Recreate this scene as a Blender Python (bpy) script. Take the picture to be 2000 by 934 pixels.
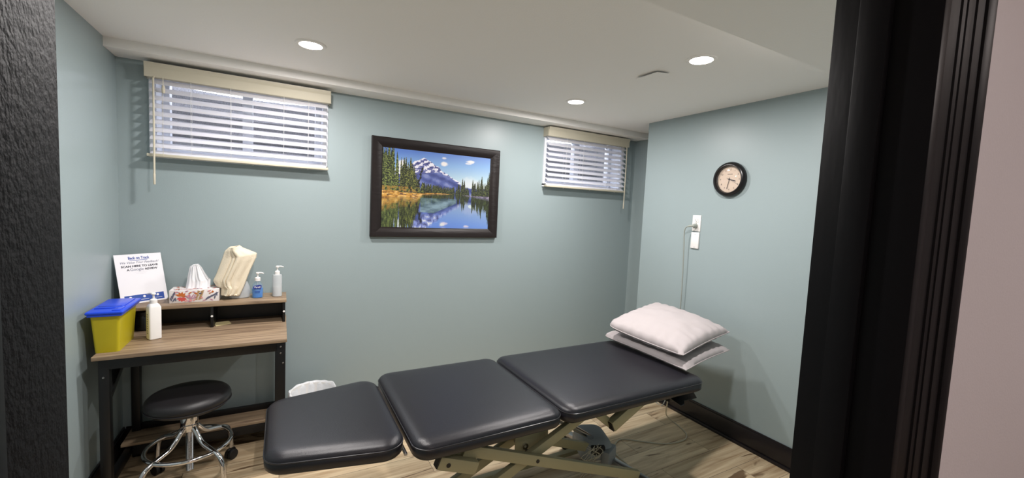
import bpy, bmesh, math, random
import numpy as np
from mathutils import Vector, Matrix, noise
D = bpy.data
SC = bpy.context.scene
COL = SC.collection
for o in list(D.objects): D.objects.remove(o)
random.seed(7)
PI = math.pi

# ------------------------------------------------------------------ camera
FPX = 815.356
YAW, PITCH, ROLL = map(math.radians, (29.0691, -4.1051, 2.6937))
fwd = Vector((math.sin(YAW)*math.cos(PITCH), math.cos(YAW)*math.cos(PITCH), math.sin(PITCH)))
rt = Vector((math.cos(YAW), -math.sin(YAW), 0)); up = rt.cross(fwd)
r2 = rt*math.cos(ROLL) + up*math.sin(ROLL); u2 = -rt*math.sin(ROLL) + up*math.cos(ROLL)
cd = D.cameras.new('camera'); cam = D.objects.new('camera', cd); COL.objects.link(cam)
m = Matrix.Identity(4)
for i in range(3):
    m[i][0] = r2[i]; m[i][1] = u2[i]; m[i][2] = -fwd[i]
m[2][3] = 1.5
cam.matrix_world = m
cd.sensor_width = 36; cd.sensor_fit = 'HORIZONTAL'; cd.lens = FPX*36/2000
cd.clip_start = 0.01
SC.camera = cam

# ------------------------------------------------------------------ light and exposure
SC.view_settings.view_transform = 'Standard'; SC.view_settings.look = 'None'
SC.view_settings.gamma = 1; SC.view_settings.use_curve_mapping = False
SC.view_settings.exposure = 0.34
W = D.worlds.new('sky'); SC.world = W; W.use_nodes = True
bgn = W.node_tree.nodes['Background']
bgn.inputs[0].default_value = (0.84, 0.88, 1.0, 1); bgn.inputs[1].default_value = 5.2
POT_W = 15.0; POT_C = (1.0, 0.95, 0.93)
HALL_W = 7.0
def disk_light(name, loc, watt, color, size=.104):
    l = D.lights.new(name, 'AREA'); l.shape = 'DISK'; l.size = size; l.energy = watt; l.color = color
    o = D.objects.new(name, l); COL.objects.link(o); o.location = loc
    return o
ZC, YB, YS, ZS = 2.2702, 3.0858, 2.9027, 2.2226
XL, XR, XR2, YE = -.7877, 2.6972, 3.0645, 2.5789
POTS = [(.125, 2.38), (1.788, 1.403), (1.797, 2.407), (.125, 1.403)]
for k, (x, y) in enumerate(POTS):
    disk_light('lamp_bulb', (x, y, ZC-.0125), POT_W, POT_C)
for (x, y) in ((.3, -.75), (2.0, -.75)):
    disk_light('hall_lamp_bulb', (x, y, ZC-.0125), HALL_W, (1, .88, .84), .2)

# ------------------------------------------------------------------ helpers
def lin(c):
    return tuple(((v/255)/12.92 if v/255 <= .04045 else ((v/255+.055)/1.055)**2.4) for v in c)
def nodes(mt): return mt.node_tree.nodes, mt.node_tree.links
def mat(name, rgb, rough=.5, metal=0, bump=0, bscale=80, var=0, vscale=3, stretch=(1, 1, 1), spec=.5, trans=0, ior=1.45, coat=0, emit=None, estr=0, bdetail=2):
    mt = D.materials.new(name); mt.use_nodes = True; n, l = nodes(mt)
    b = n['Principled BSDF']; c = lin(rgb)
    b.inputs['Base Color'].default_value = (*c, 1); b.inputs['Roughness'].default_value = rough
    b.inputs['Metallic'].default_value = metal; b.inputs['Specular IOR Level'].default_value = spec
    b.inputs['Transmission Weight'].default_value = trans; b.inputs['IOR'].default_value = ior
    b.inputs['Coat Weight'].default_value = coat
    if emit: b.inputs['Emission Color'].default_value = (*emit, 1); b.inputs['Emission Strength'].default_value = estr
    if bump or var:
        tc = n.new('ShaderNodeTexCoord'); mp = n.new('ShaderNodeMapping'); mp.inputs['Scale'].default_value = stretch
        l.new(tc.outputs['Object'], mp.inputs['Vector'])
        if bump:
            t = n.new('ShaderNodeTexNoise'); t.inputs['Scale'].default_value = bscale; t.inputs['Detail'].default_value = bdetail
            l.new(mp.outputs[0], t.inputs['Vector'])
            bp = n.new('ShaderNodeBump'); bp.inputs['Strength'].default_value = bump; bp.inputs['Distance'].default_value = .01
            l.new(t.outputs['Fac'], bp.inputs['Height']); l.new(bp.outputs[0], b.inputs['Normal'])
        if var:
            t = n.new('ShaderNodeTexNoise'); t.inputs['Scale'].default_value = vscale; t.inputs['Detail'].default_value = 5
            l.new(mp.outputs[0], t.inputs['Vector'])
            mx = n.new('ShaderNodeMix'); mx.data_type = 'RGBA'
            mx.inputs[6].default_value = (*[v*(1-var) for v in c], 1); mx.inputs[7].default_value = (*[min(1, v*(1+var)) for v in c], 1)
            l.new(t.outputs['Fac'], mx.inputs[0]); l.new(mx.outputs[2], b.inputs['Base Color'])
    return mt

class MB:
    def __init__(s): s.bm = bmesh.new()
    def merge(s, b, M=None):
        if M is not None: bmesh.ops.transform(b, matrix=M, verts=b.verts)
        me = D.meshes.new('t'); b.to_mesh(me); b.free(); s.bm.from_mesh(me); D.meshes.remove(me); return s
    def box(s, a, b, bev=0, seg=2, M=None):
        t = bmesh.new(); bmesh.ops.create_cube(t, size=1)
        for v in t.verts:
            v.co = Vector([(a[i]+b[i])/2 + v.co[i]*abs(b[i]-a[i]) for i in range(3)])
        if bev: bmesh.ops.bevel(t, geom=list(t.edges), offset=bev, segments=seg, profile=.5, affect='EDGES')
        return s.merge(t, M)
    def beam(s, p0, p1, w, h, bev=.003, upv=(0, 0, 1)):
        p0, p1 = Vector(p0), Vector(p1); d = p1-p0; L = d.length; z = d.normalized()
        x = Vector(upv).cross(z).normalized(); y = z.cross(x)
        M = Matrix.Translation((p0+p1)/2) @ Matrix((x, y, z)).transposed().to_4x4()
        return s.box((-w/2, -h/2, -L/2), (w/2, h/2, L/2), bev, 2, M)
    def cyl(s, p0, p1, r, seg=24, r1=None, bev=0):
        p0, p1 = Vector(p0), Vector(p1); d = p1-p0
        t = bmesh.new(); bmesh.ops.create_cone(t, cap_ends=True, segments=seg, radius1=r, radius2=r if r1 is None else r1, depth=d.length)
        if bev:
            eds = [e for e in t.edges if len(e.link_faces) == 2 and any(len(f.verts) > 4 for f in e.link_faces)]
            bmesh.ops.bevel(t, geom=eds, offset=bev, segments=2, profile=.5, affect='EDGES')
        q = Vector((0, 0, 1)).rotation_difference(d.normalized())
        return s.merge(t, Matrix.Translation((p0+p1)/2) @ q.to_matrix().to_4x4())
    def lathe(s, prof, M=None, seg=40, closed=False):
        t = bmesh.new(); rings = []
        for (r, z) in prof:
            if r < 1e-6: rings.append([t.verts.new((0, 0, z))])
            else: rings.append([t.verts.new((r*math.cos(2*PI*k/seg), r*math.sin(2*PI*k/seg), z)) for k in range(seg)])
        pairs = list(zip(rings, rings[1:])) + ([(rings[-1], rings[0])] if closed else [])
        for a, b in pairs:
            for k in range(seg):
                q = (k+1) % seg
                if len(a) == 1 and len(b) == 1: continue
                if len(a) == 1: t.faces.new((a[0], b[q], b[k]))
                elif len(b) == 1: t.faces.new((a[k], a[q], b[0]))
                else: t.faces.new((a[k], a[q], b[q], b[k]))
        bmesh.ops.recalc_face_normals(t, faces=t.faces)
        return s.merge(t, M)
    def tube(s, pts, r, seg=10, smooth=0, closed=False):
        pts = [Vector(p) for p in pts]
        if smooth: pts = catmull(pts, smooth, closed)
        t = bmesh.new(); n = len(pts); rings = []; nrm = None
        for i, p in enumerate(pts):
            a = pts[i-1] if (i > 0 or closed) else p; b = pts[(i+1) % n] if (i < n-1 or closed) else p
            d = (b-a).normalized()
            if nrm is None: nrm = d.orthogonal().normalized()
            nrm = (nrm - d*nrm.dot(d)).normalized(); bn = d.cross(nrm)
            rr = r[i] if isinstance(r, (list, tuple)) else r
            rings.append([t.verts.new(p + (nrm*math.cos(2*PI*k/seg) + bn*math.sin(2*PI*k/seg))*rr) for k in range(seg)])
        pr = list(zip(rings, rings[1:]))
        for a, b in pr:
            for k in range(seg): t.faces.new((a[k], a[(k+1) % seg], b[(k+1) % seg], b[k]))
        if closed:
            a, b = rings[-1], rings[0]
            off = min(range(seg), key=lambda o: (a[0].co-b[o].co).length)
            for k in range(seg): t.faces.new((a[k], a[(k+1) % seg], b[(k+1+off) % seg], b[(k+off) % seg]))
        else:
            t.faces.new(rings[0][::-1]); t.faces.new(rings[-1])
        bmesh.ops.recalc_face_normals(t, faces=t.faces)
        return s.merge(t)
    def loft(s, loops, cap=True, M=None):
        t = bmesh.new(); R = [[t.verts.new(p) for p in lp] for lp in loops]; n = len(R[0])
        for a, b in zip(R, R[1:]):
            for k in range(n): t.faces.new((a[k], a[(k+1) % n], b[(k+1) % n], b[k]))
        if cap: t.faces.new(R[0][::-1]); t.faces.new(R[-1])
        bmesh.ops.recalc_face_normals(t, faces=t.faces)
        return s.merge(t, M)
    def prism(s, poly, d, M=None, bev=0):
        """poly: 2-D outline in local xy, extruded d along local z"""
        t = bmesh.new(); f = t.faces.new([t.verts.new((p[0], p[1], 0)) for p in poly])
        r = bmesh.ops.extrude_face_region(t, geom=[f])
        bmesh.ops.translate(t, verts=[v for v in r['geom'] if isinstance(v, bmesh.types.BMVert)], vec=(0, 0, d))
        bmesh.ops.recalc_face_normals(t, faces=t.faces)
        if bev: bmesh.ops.bevel(t, geom=list(t.edges), offset=bev, segments=2, profile=.5, affect='EDGES')
        return s.merge(t, M)
    def text(s, body, size, M, depth=.0004, align='CENTER', shear=0, sx=1, off=0):
        c = D.curves.new('t', 'FONT'); c.body = body; c.size = size; c.extrude = depth; c.align_x = align; c.shear = shear; c.offset = off
        c.resolution_u = 3
        o = D.objects.new('t', c); COL.objects.link(o); bpy.context.view_layer.update()
        dg = bpy.context.evaluated_depsgraph_get(); me = D.meshes.new_from_object(o.evaluated_get(dg))
        t = bmesh.new(); t.from_mesh(me); D.objects.remove(o); D.curves.remove(c); D.meshes.remove(me)
        for v in t.verts: v.co.x *= sx
        return s.merge(t, M)
    def build(s, name, mt, parent=None, base=(0, 0, 0), smooth=True, angle=38, sub=0, solid=0):
        off = wloc(parent) if parent else Vector(base)
        bmesh.ops.translate(s.bm, verts=s.bm.verts, vec=-off)
        me = D.meshes.new(name); s.bm.to_mesh(me); s.bm.free()
        for mm in (mt if isinstance(mt, list) else [mt]): me.materials.append(mm)
        if smooth:
            me.polygons.foreach_set('use_smooth', [True]*len(me.polygons)); me.set_sharp_from_angle(angle=math.radians(angle))
        o = D.objects.new(name, me); COL.objects.link(o)
        if parent: o.parent = parent
        else: o.location = off
        if solid:
            q = o.modifiers.new('solid', 'SOLIDIFY'); q.thickness = solid; q.offset = 0
        if sub:
            q = o.modifiers.new('sub', 'SUBSURF'); q.levels = sub; q.render_levels = sub
        return o
def wloc(o):
    v = Vector((0, 0, 0))
    while o: v = v + o.location; o = o.parent
    return v
def catmull(P, n, closed=False):
    out = []; N = len(P); rng = range(N) if closed else range(N-1)
    for i in rng:
        g = (lambda k: P[k % N]) if closed else (lambda k: P[max(0, min(N-1, k))])
        a, b, c, d = g(i-1), g(i), g(i+1), g(i+2)
        for k in range(n):
            t = k/n
            out.append(.5*((2*b)+(c-a)*t+(2*a-5*b+4*c-d)*t*t+(3*b-a-3*c+d)*t**3))
    if not closed: out.append(P[-1])
    return out
def tag(o, label=None, cat=None, group=None, kind=None):
    if label: o['label'] = label
    if cat: o['category'] = cat
    if group: o['group'] = group
    if kind: o['kind'] = kind
    return o
def thing(name, label, cat, loc, group=None):
    o = D.objects.new(name, None); COL.objects.link(o); o.location = loc; o.empty_display_size = .05
    return tag(o, label, cat, group)
def struct(name, b, mt, base=(0, 0, 0), **k):
    return tag(b.build(name, mt, None, base, **k), kind='structure')
FACE_Y = lambda x, y, z: Matrix(((1, 0, 0, x), (0, 0, -1, y), (0, 1, 0, z), (0, 0, 0, 1)))     # local xy -> XZ, normal -Y
FACE_X = lambda x, y, z: Matrix(((0, 0, -1, x), (-1, 0, 0, y), (0, 1, 0, z), (0, 0, 0, 1)))    # viewed on the right wall

# ------------------------------------------------------------------ materials
M_wall = mat('teal_paint', (151, 165, 167), .38, bump=.035, bscale=220, spec=.5)
M_ceil = mat('ceiling_paint', (246, 243, 239), .75, bump=.05, bscale=150)
M_hall = mat('hall_paint', (203, 198, 201), .6, bump=.06, bscale=200)
M_black = mat('black_gloss_trim', (14, 13, 15), .42, bump=.04, bscale=60, stretch=(1, 1, .2), spec=.14)
M_blackrough = mat('black_brushed_paint', (15, 14, 16), .6, bump=.22, bscale=260, stretch=(1, 1, .8), spec=.1, bdetail=4)
M_base = mat('black_baseboard', (30, 26, 29), .28, bump=.03, bscale=60)
M_vinyl = mat('black_vinyl', (26, 25, 31), .34, bump=.10, bscale=420, spec=.55)
M_vinyl2 = mat('stool_vinyl', (30, 29, 31), .38, bump=.12, bscale=420, spec=.5)
M_piping = mat('piping_vinyl', (36, 35, 38), .3)
M_olive = mat('beige_powder_coat', (160, 154, 122), .42, bump=.04, bscale=300)
M_blackmetal = mat('black_metal', (15, 15, 17), .4, bump=.04, bscale=300)
M_chrome = mat('chrome', (215, 215, 218), .09, 1)
M_steel = mat('steel', (170, 170, 172), .3, 1)
M_rubber = mat('rubber', (18, 18, 18), .6)
M_white = mat('white_plastic', (235, 233, 230), .35)
M_whitepaint = mat('white_vinyl_frame', (235, 238, 245), .4)
M_cream = mat('cream_blind', (204, 197, 177), .4)
M_pillow = mat('pillow_cotton', (180, 172, 172), .85, bump=.04, bscale=60)
M_towel = mat('towel_terry', (232, 220, 196), .95, bump=.3, bscale=260, bdetail=4)
M_tissue = mat('tissue_paper', (240, 240, 242), .8)
M_blue = mat('blue_lid', (28, 72, 214), .35)
M_greymotor = mat('motor_grey', (142, 147, 150), .55, bump=.05, bscale=90)
M_cord = mat('beige_cord', (190, 184, 165), .5)
M_cordgrey = mat('grey_cord', (150, 155, 148), .5)
M_paper = mat('paper', (238, 236, 240), .6)
M_note = mat('sticky_note', (214, 200, 150), .7)
M_ink = mat('dark_ink', (40, 40, 52), .7)
M_inkblue = mat('blue_ink', (52, 82, 160), .7)
M_inkgrey = mat('grey_ink', (150, 152, 160), .7)
M_bag = mat('bag_plastic', (226, 228, 230), .35, bump=.4, bscale=30)
M_frame = mat('dark_espresso_wood', (25, 16, 15), .36, bump=.12, bscale=40, stretch=(.2, 1, 1))

def m_wood(name, base, dark, axis=0, sc=1):
    mt = D.materials.new(name); mt.use_nodes = True; n, l = nodes(mt); b = n['Principled BSDF']
    tc = n.new('ShaderNodeTexCoord'); mp = n.new('ShaderNodeMapping')
    mp.inputs['Scale'].default_value = (1.6*sc, 26*sc, 26*sc) if axis == 0 else (26*sc, 1.6*sc, 26*sc)
    l.new(tc.outputs['Object'], mp.inputs[0])
    a = n.new('ShaderNodeTexNoise'); a.inputs['Scale'].default_value = 2.2; a.inputs['Detail'].default_value = 8; a.inputs['Distortion'].default_value = .6
    l.new(mp.outputs[0], a.inputs['Vector'])
    r = n.new('ShaderNodeValToRGB'); r.color_ramp.elements[0].position = .32; r.color_ramp.elements[1].position = .62
    r.color_ramp.elements[0].color = (*lin(dark), 1); r.color_ramp.elements[1].color = (*lin(base), 1)
    l.new(a.outputs['Fac'], r.inputs[0]); l.new(r.outputs[0], b.inputs['Base Color'])
    b.inputs['Roughness'].default_value = .5
    bp = n.new('ShaderNodeBump'); bp.inputs['Strength'].default_value = .15; bp.inputs['Distance'].default_value = .003
    l.new(a.outputs['Fac'], bp.inputs['Height']); l.new(bp.outputs[0], b.inputs['Normal'])
    return mt
M_oak = m_wood('grey_oak_laminate', (160, 138, 112), (112, 92, 74))

def m_floor():
    mt = D.materials.new('vinyl_plank_floor'); mt.use_nodes = True; n, l = nodes(mt); b = n['Principled BSDF']
    tc = n.new('ShaderNodeTexCoord')
    br = n.new('ShaderNodeTexBrick'); br.offset = .37; br.inputs['Scale'].default_value = 1
    br.inputs['Brick Width'].default_value = 1.22; br.inputs['Row Height'].default_value = .18; br.inputs['Mortar Size'].default_value = .0012
    br.inputs['Color1'].default_value = (0, 0, 0, 1); br.inputs['Color2'].default_value = (1, 1, 1, 1); br.inputs['Mortar'].default_value = (.5, .5, .5, 1)
    br.inputs['Bias'].default_value = 0
    l.new(tc.outputs['Object'], br.inputs['Vector'])
    # each plank shifts its own grain
    sep = n.new('ShaderNodeSeparateColor'); l.new(br.outputs['Color'], sep.inputs[0])
    cmb = n.new('ShaderNodeCombineXYZ'); mul = n.new('ShaderNodeMath'); mul.operation = 'MULTIPLY'; mul.inputs[1].default_value = 17
    l.new(sep.outputs[0], mul.inputs[0]); l.new(mul.outputs[0], cmb.inputs[2]); l.new(mul.outputs[0], cmb.inputs[0])
    add = n.new('ShaderNodeVectorMath'); l.new(tc.outputs['Object'], add.inputs[0]); l.new(cmb.outputs[0], add.inputs[1])
    def streak(sx, sy, det, dist):
        mp = n.new('ShaderNodeMapping'); mp.inputs['Scale'].default_value = (sx, sy, 1); l.new(add.outputs[0], mp.inputs[0])
        t = n.new('ShaderNodeTexNoise'); t.inputs['Scale'].default_value = 1; t.inputs['Detail'].default_value = det; t.inputs['Distortion'].default_value = dist
        l.new(mp.outputs[0], t.inputs['Vector']); return t
    g = streak(2.2, 30, 8, .8); k = streak(1.6, 11, 9, 1.6); big = streak(.9, 5, 3, .5)
    r1 = n.new('ShaderNodeValToRGB'); e = r1.color_ramp.elements
    e[0].position = .3; e[0].color = (*lin((186, 160, 128)), 1); e[1].position = .68; e[1].color = (*lin((238, 220, 188)), 1)
    l.new(g.outputs['Fac'], r1.inputs[0])
    r3 = n.new('ShaderNodeValToRGB'); e = r3.color_ramp.elements
    e[0].position = .3; e[0].color = (.74, .71, .66, 1); e[1].position = .65; e[1].color = (1.08, 1.06, 1.02, 1)
    l.new(big.outputs['Fac'], r3.inputs[0])
    r2_ = n.new('ShaderNodeValToRGB'); e = r2_.color_ramp.elements
    e[0].position = .335; e[0].color = (.30, .24, .2, 1); e[1].position = .40; e[1].color = (1, 1, 1, 1)
    l.new(k.outputs['Fac'], r2_.inputs[0])
    def mulc(a, c):
        mx = n.new('ShaderNodeMix'); mx.data_type = 'RGBA'; mx.blend_type = 'MULTIPLY'; mx.inputs[0].default_value = 1
        l.new(a, mx.inputs[6]); l.new(c, mx.inputs[7]); return mx.outputs[2]
    c = mulc(mulc(r1.outputs[0], r2_.outputs[0]), r3.outputs[0])
    r4 = n.new('ShaderNodeValToRGB'); e = r4.color_ramp.elements
    e[0].color = (.86, .84, .82, 1); e[1].color = (1.0, 1.0, 1.0, 1); l.new(sep.outputs[0], r4.inputs[0])
    c = mulc(c, r4.outputs[0])
    mx = n.new('ShaderNodeMix'); mx.data_type = 'RGBA'; l.new(br.outputs['Fac'], mx.inputs[0]); l.new(c, mx.inputs[6]); mx.inputs[7].default_value = (.10, .075, .055, 1)
    l.new(mx.outputs[2], b.inputs['Base Color'])
    b.inputs['Roughness'].default_value = .42
    bp = n.new('ShaderNodeBump'); bp.inputs['Strength'].default_value = .12; bp.inputs['Distance'].default_value = .002
    l.new(g.outputs['Fac'], bp.inputs['Height']); l.new(bp.outputs[0], b.inputs['Normal'])
    return mt
M_floor = m_floor()

def m_glass(name, tint=(1, 1, 1), gl=.06, rough=0.02):
    mt = D.materials.new(name); mt.use_nodes = True; n, l = nodes(mt); n.remove(n['Principled BSDF'])
    a = n.new('ShaderNodeBsdfTransparent'); a.inputs[0].default_value = (*tint, 1)
    g = n.new('ShaderNodeBsdfGlossy'); g.inputs['Roughness'].default_value = rough
    mx = n.new('ShaderNodeMixShader'); mx.inputs[0].default_value = gl
    l.new(a.outputs[0], mx.inputs[1]); l.new(g.outputs[0], mx.inputs[2]); l.new(mx.outputs[0], n['Material Output'].inputs[0])
    return mt
M_glass = m_glass('window_glass')
M_dome = m_glass('clock_glass', (1, 1, 1), .05)
def m_trans(name, rgb, tr=.4, rough=.5):
    mt = D.materials.new(name); mt.use_nodes = True; n, l = nodes(mt); b = n['Principled BSDF']
    b.inputs['Base Color'].default_value = (*lin(rgb), 1); b.inputs['Roughness'].default_value = rough
    t = n.new('ShaderNodeBsdfTranslucent'); t.inputs[0].default_value = (*lin(rgb), 1)
    mx = n.new('ShaderNodeMixShader'); mx.inputs[0].default_value = tr
    l.new(b.outputs[0], mx.inputs[1]); l.new(t.outputs[0], mx.inputs[2]); l.new(mx.outputs[0], n['Material Output'].inputs[0])
    return mt
M_slat = m_trans('blind_slat_vinyl', (240, 240, 244), .35, .4)
def m_clear(name, rgb, rough=.25, see=.35):
    mt = D.materials.new(name); mt.use_nodes = True; n, l = nodes(mt); b = n['Principled BSDF']
    b.inputs['Base Color'].default_value = (*lin(rgb), 1); b.inputs['Roughness'].default_value = rough
    t = n.new('ShaderNodeBsdfTransparent'); t.inputs[0].default_value = (*lin(rgb), 1)
    mx = n.new('ShaderNodeMixShader'); mx.inputs[0].default_value = see
    l.new(b.outputs[0], mx.inputs[1]); l.new(t.outputs[0], mx.inputs[2]); l.new(mx.outputs[0], n['Material Output'].inputs[0])
    return mt
M_yellow = m_clear('yellow_translucent_plastic', (224, 210, 48), .3, .38)
M_gelbottle = m_clear('clear_bottle_plastic', (226, 238, 246), .08, .86)
M_gel = mat('blue_gel', (36, 140, 220), .15)
M_frost = m_clear('frosted_bottle_plastic', (224, 228, 230), .35, .42)

# ------------------------------------------------------------------ room shell
HX0, HX1, HY = -1.6, 3.4, -1.35
b = MB().box((HX0-.1, HY-.1, -.1), (HX1+.1, YB+.22, 0)); struct('floor', b, M_floor, smooth=False)
b = MB().box((HX0-.1, HY-.1, ZC), (HX1+.1, YB+.22, ZC+.1)); struct('ceiling', b, M_ceil, smooth=False)
b = MB().box((XL, YS, ZS), (XR2, YB, ZC+.005)); struct('trim_1', b, M_ceil, smooth=False)                  # soffit along the window wall
b = MB().box((XL, .34, ZC-.1), (XR, 1.002, ZC+.005)); struct('trim_2', b, M_ceil, smooth=False)            # bulkhead over the doorway
b = MB().box((XL-.12, .32, 0), (XL, YB+.22, ZC)); struct('wall_left', b, M_wall, smooth=False)
b = MB().box((XR, .32, 0), (XR2+.12, YE, ZC)).box((XR2, YE, 0), (XR2+.12, YB+.22, ZC)); struct('wall_right', b, M_wall, smooth=False)
WIN = [(-.622, .243, 1.722, 2.19), (2.012, 2.877, 1.734, 2.19)]
T = .2
b = MB()
xs = [XL, WIN[0][0], WIN[0][1], WIN[1][0], WIN[1][1], XR2]
for i in range(5):
    if i in (1, 3):
        w = WIN[0] if i == 1 else WIN[1]
        b.box((xs[i], YB, 0), (xs[i+1], YB+T, w[2])).box((xs[i], YB, w[3]), (xs[i+1], YB+T, ZC))
    else: b.box((xs[i], YB, 0), (xs[i+1], YB+T, ZC))
struct('wall_back', b, M_wall, smooth=False)
# wall with the doorway, teal on the room side; hallway lining on the other
DXL, DXR, DZ = -.13, .734, 2.07
def doorwall(y0, y1, xa, xb):
    return MB().box((xa, y0, 0), (DXL, y1, ZC)).box((DXR, y0, 0), (xb, y1, ZC)).box((DXL, y0, DZ), (DXR, y1, ZC))
struct('wall_front', doorwall(.28, .32, XL, XR), M_wall, smooth=False)
struct('wall_hall_front', doorwall(.235, .28, HX0, HX1), M_hall, smooth=False)
b = MB().box((HX0, HY-.1, 0), (HX1, HY, ZC)).box((HX0-.1, HY-.1, 0), (HX0, .28, ZC)).box((HX1, HY-.1, 0), (HX1+.1, .28, ZC))
struct('wall_hall', b, M_hall, smooth=False)
# baseboards
def bb(a, b_): return MB().box(a, b_, .003)
H = .144
b = MB().box((XR-.014, .36, 0), (XR, YE+.014, H-.012), .002).box((XR-.009, .36, H-.02), (XR, YE+.009, H), .003).box((XR-.024, .36, 0), (XR-.012, YE+.02, .022), .005); struct('baseboard_right', b, M_base)
b = MB().box((XL, .36, 0), (XL+.014, YB, H-.012), .002).box((XL, .36, H-.02), (XL+.009, YB, H), .003).box((XL+.012, .36, 0), (XL+.024, YB-.02, .022), .005); struct('baseboard_left', b, M_base)
b = MB().box((XL+.014, YB-.014, 0), (XR2, YB, H-.012), .002).box((XL+.014, YB-.009, H-.02), (XR2, YB, H), .003); struct('baseboard_back', b, M_base)

# doorway frame
dr = tag(D.objects.new('door_1', None), kind='structure'); COL.objects.link(dr); dr.location = (.3, .28, 0)
MB().box((-.13, .215, 0), (-.11, .336, 2.07), .002).build('jamb', M_blackrough, dr)
MB().box((.714, .215, 0), (.734, .336, 2.07), .0012).build('jamb', M_black, dr)
MB().box((-.11, .215, 2.05), (.714, .336, 2.07), .002).build('jamb', M_black, dr)
MB().box((.703, .266, 0), (.716, .301, 2.05), .0012).build('door_stop', M_black, dr)
MB().box((-.112, .222, 0), (-.1, .25, 2.05), .0025).build('door_stop', M_black, dr)
def casing(x0, x1, ya, yb, s):
    """stepped, moulded flat casing; s = +1: thick edge at x1"""
    w = x1-x0; prof = [(0, .5), (.015, .56), (.03, .5), (.035, .56), (.33, .60), (.34, .56), (.35, .66), (.42, .68), (.43, .62), (.44, .72), (.60, .74), (.61, .69), (.62, .80), (.80, .82), (.81, .76), (.82, .9), (.88, 1), (.98, 1), (1, .94)]
    if s < 0: prof = [(1-u, t) for u, t in prof][::-1]
    poly = [(x0, ya)] + [(x0+u*w, ya+(yb-ya)*t) for u, t in prof] + [(x1, ya)]
    return MB().prism(poly, 2.16, bev=0)
casing(.722, .852, .235, .203, 1).build('casing', M_black, dr, angle=25)
casing(-.248, -.118, .235, .203, -1).build('casing', M_black, dr, angle=25)
casing(.72, .80, .32, .338, 1).build('casing', M_black, dr, angle=25)
casing(-.196, -.116, .32, .338, -1).build('casing', M_black, dr, angle=25)
MB().box((-.11, .32, 2.06), (.714, .336, 2.14), .003).build('casing', M_black, dr)
MB().box((-.11, .205, 2.06), (.714, .235, 2.14), .003).build('casing', M_black, dr)

# windows, wells and blinds
M_gravel = mat('well_gravel', (112, 112, 116), .9, bump=1, bscale=260, var=.85, vscale=150)
M_leaf = mat('leaves_outside', (92, 104, 62), .8, var=.6, vscale=20)
for i, (x0, x1, z0, z1) in enumerate(WIN):
    w = tag(D.objects.new(f'window_{i+1}', None), kind='structure'); COL.objects.link(w); w.location = ((x0+x1)/2, YB+.1, z0)
    f = MB()
    ya, yb = YB+.13, YB+.19
    t_ = .04
    f.box((x0, ya, z0), (x0+t_, yb, z1), .003).box((x1-t_, ya, z0), (x1, yb, z1), .003).box((x0+t_, ya, z0), (x1-t_, yb, z0+t_), .003).box((x0+t_, ya, z1-t_), (x1-t_, yb, z1), .003)
    xm = (x0+x1)/2
    f.box((xm-.028, ya, z0+t_), (xm+.028, yb, z1-t_), .003)
    f.build('window_frame', M_whitepaint, w)
    # white lining of the opening
    l_ = MB().box((x0-.012, YB-.004, z0), (x0+.004, ya+.02, z1)).box((x1-.004, YB-.004, z0), (x1+.012, ya+.02, z1)).box((x0-.012, YB-.004, z0-.01), (x1+.012, ya+.02, z0+.004)).box((x0, YB, z1-.004), (x1, ya+.02, z1))
    l_.build('window_reveal', M_whitepaint, w, smooth=False)
    cs_ = MB().box((x0-.026, YB-.014, z0-.012), (x0, YB, z1)).box((x1, YB-.014, z0-.012), (x1+.026, YB, z1)).box((x0-.026, YB-.014, z0-.025), (x1+.026, YB, z0))
    cs_.build('window_casing', M_whitepaint, w, smooth=False)
    for (a, c) in ((x0+t_, xm-.028), (xm+.028, x1-t_)):
        MB().box((a, YB+.158, z0+t_), (c, YB+.162, z1-t_)).build('pane', M_glass, w, smooth=False)
    # corrugated well outside, open to the sky
    n_ = 60; poly = []
    for k in range(n_+1):
        u = k/n_; ang = PI*u
        r_ = 1 + .02*math.sin(u*0)
        poly.append((xm - .66*math.cos(ang), YB+T+.01 + .62*math.sin(ang)**.6))
    t = bmesh.new(); rows = []
    for j in range(25):
        z = 1.45 + j*.0335; o_ = .012*math.sin(j*PI/2)
        rows.append([t.verts.new((xm+(p[0]-xm)*(1+o_), p[1]+o_, z)) for p in poly])
    for r0, r1_ in zip(rows, rows[1:]):
        for k in range(n_): t.faces.new((r0[k], r0[k+1], r1_[k+1], r1_[k]))
    mb = MB().merge(t)
    mb.box((xm-.68, YB+T+.005, 1.43), (xm+.68, YB+.85, 1.45))
    o = mb.build('window_well', M_gravel, base=(xm, YB+.5, 1.43), solid=.008)
    tag(o, ['grey gravelly well behind the left window, seen between slats', 'grey gravelly well behind the right window, seen between slats'][i], 'window well')

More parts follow.
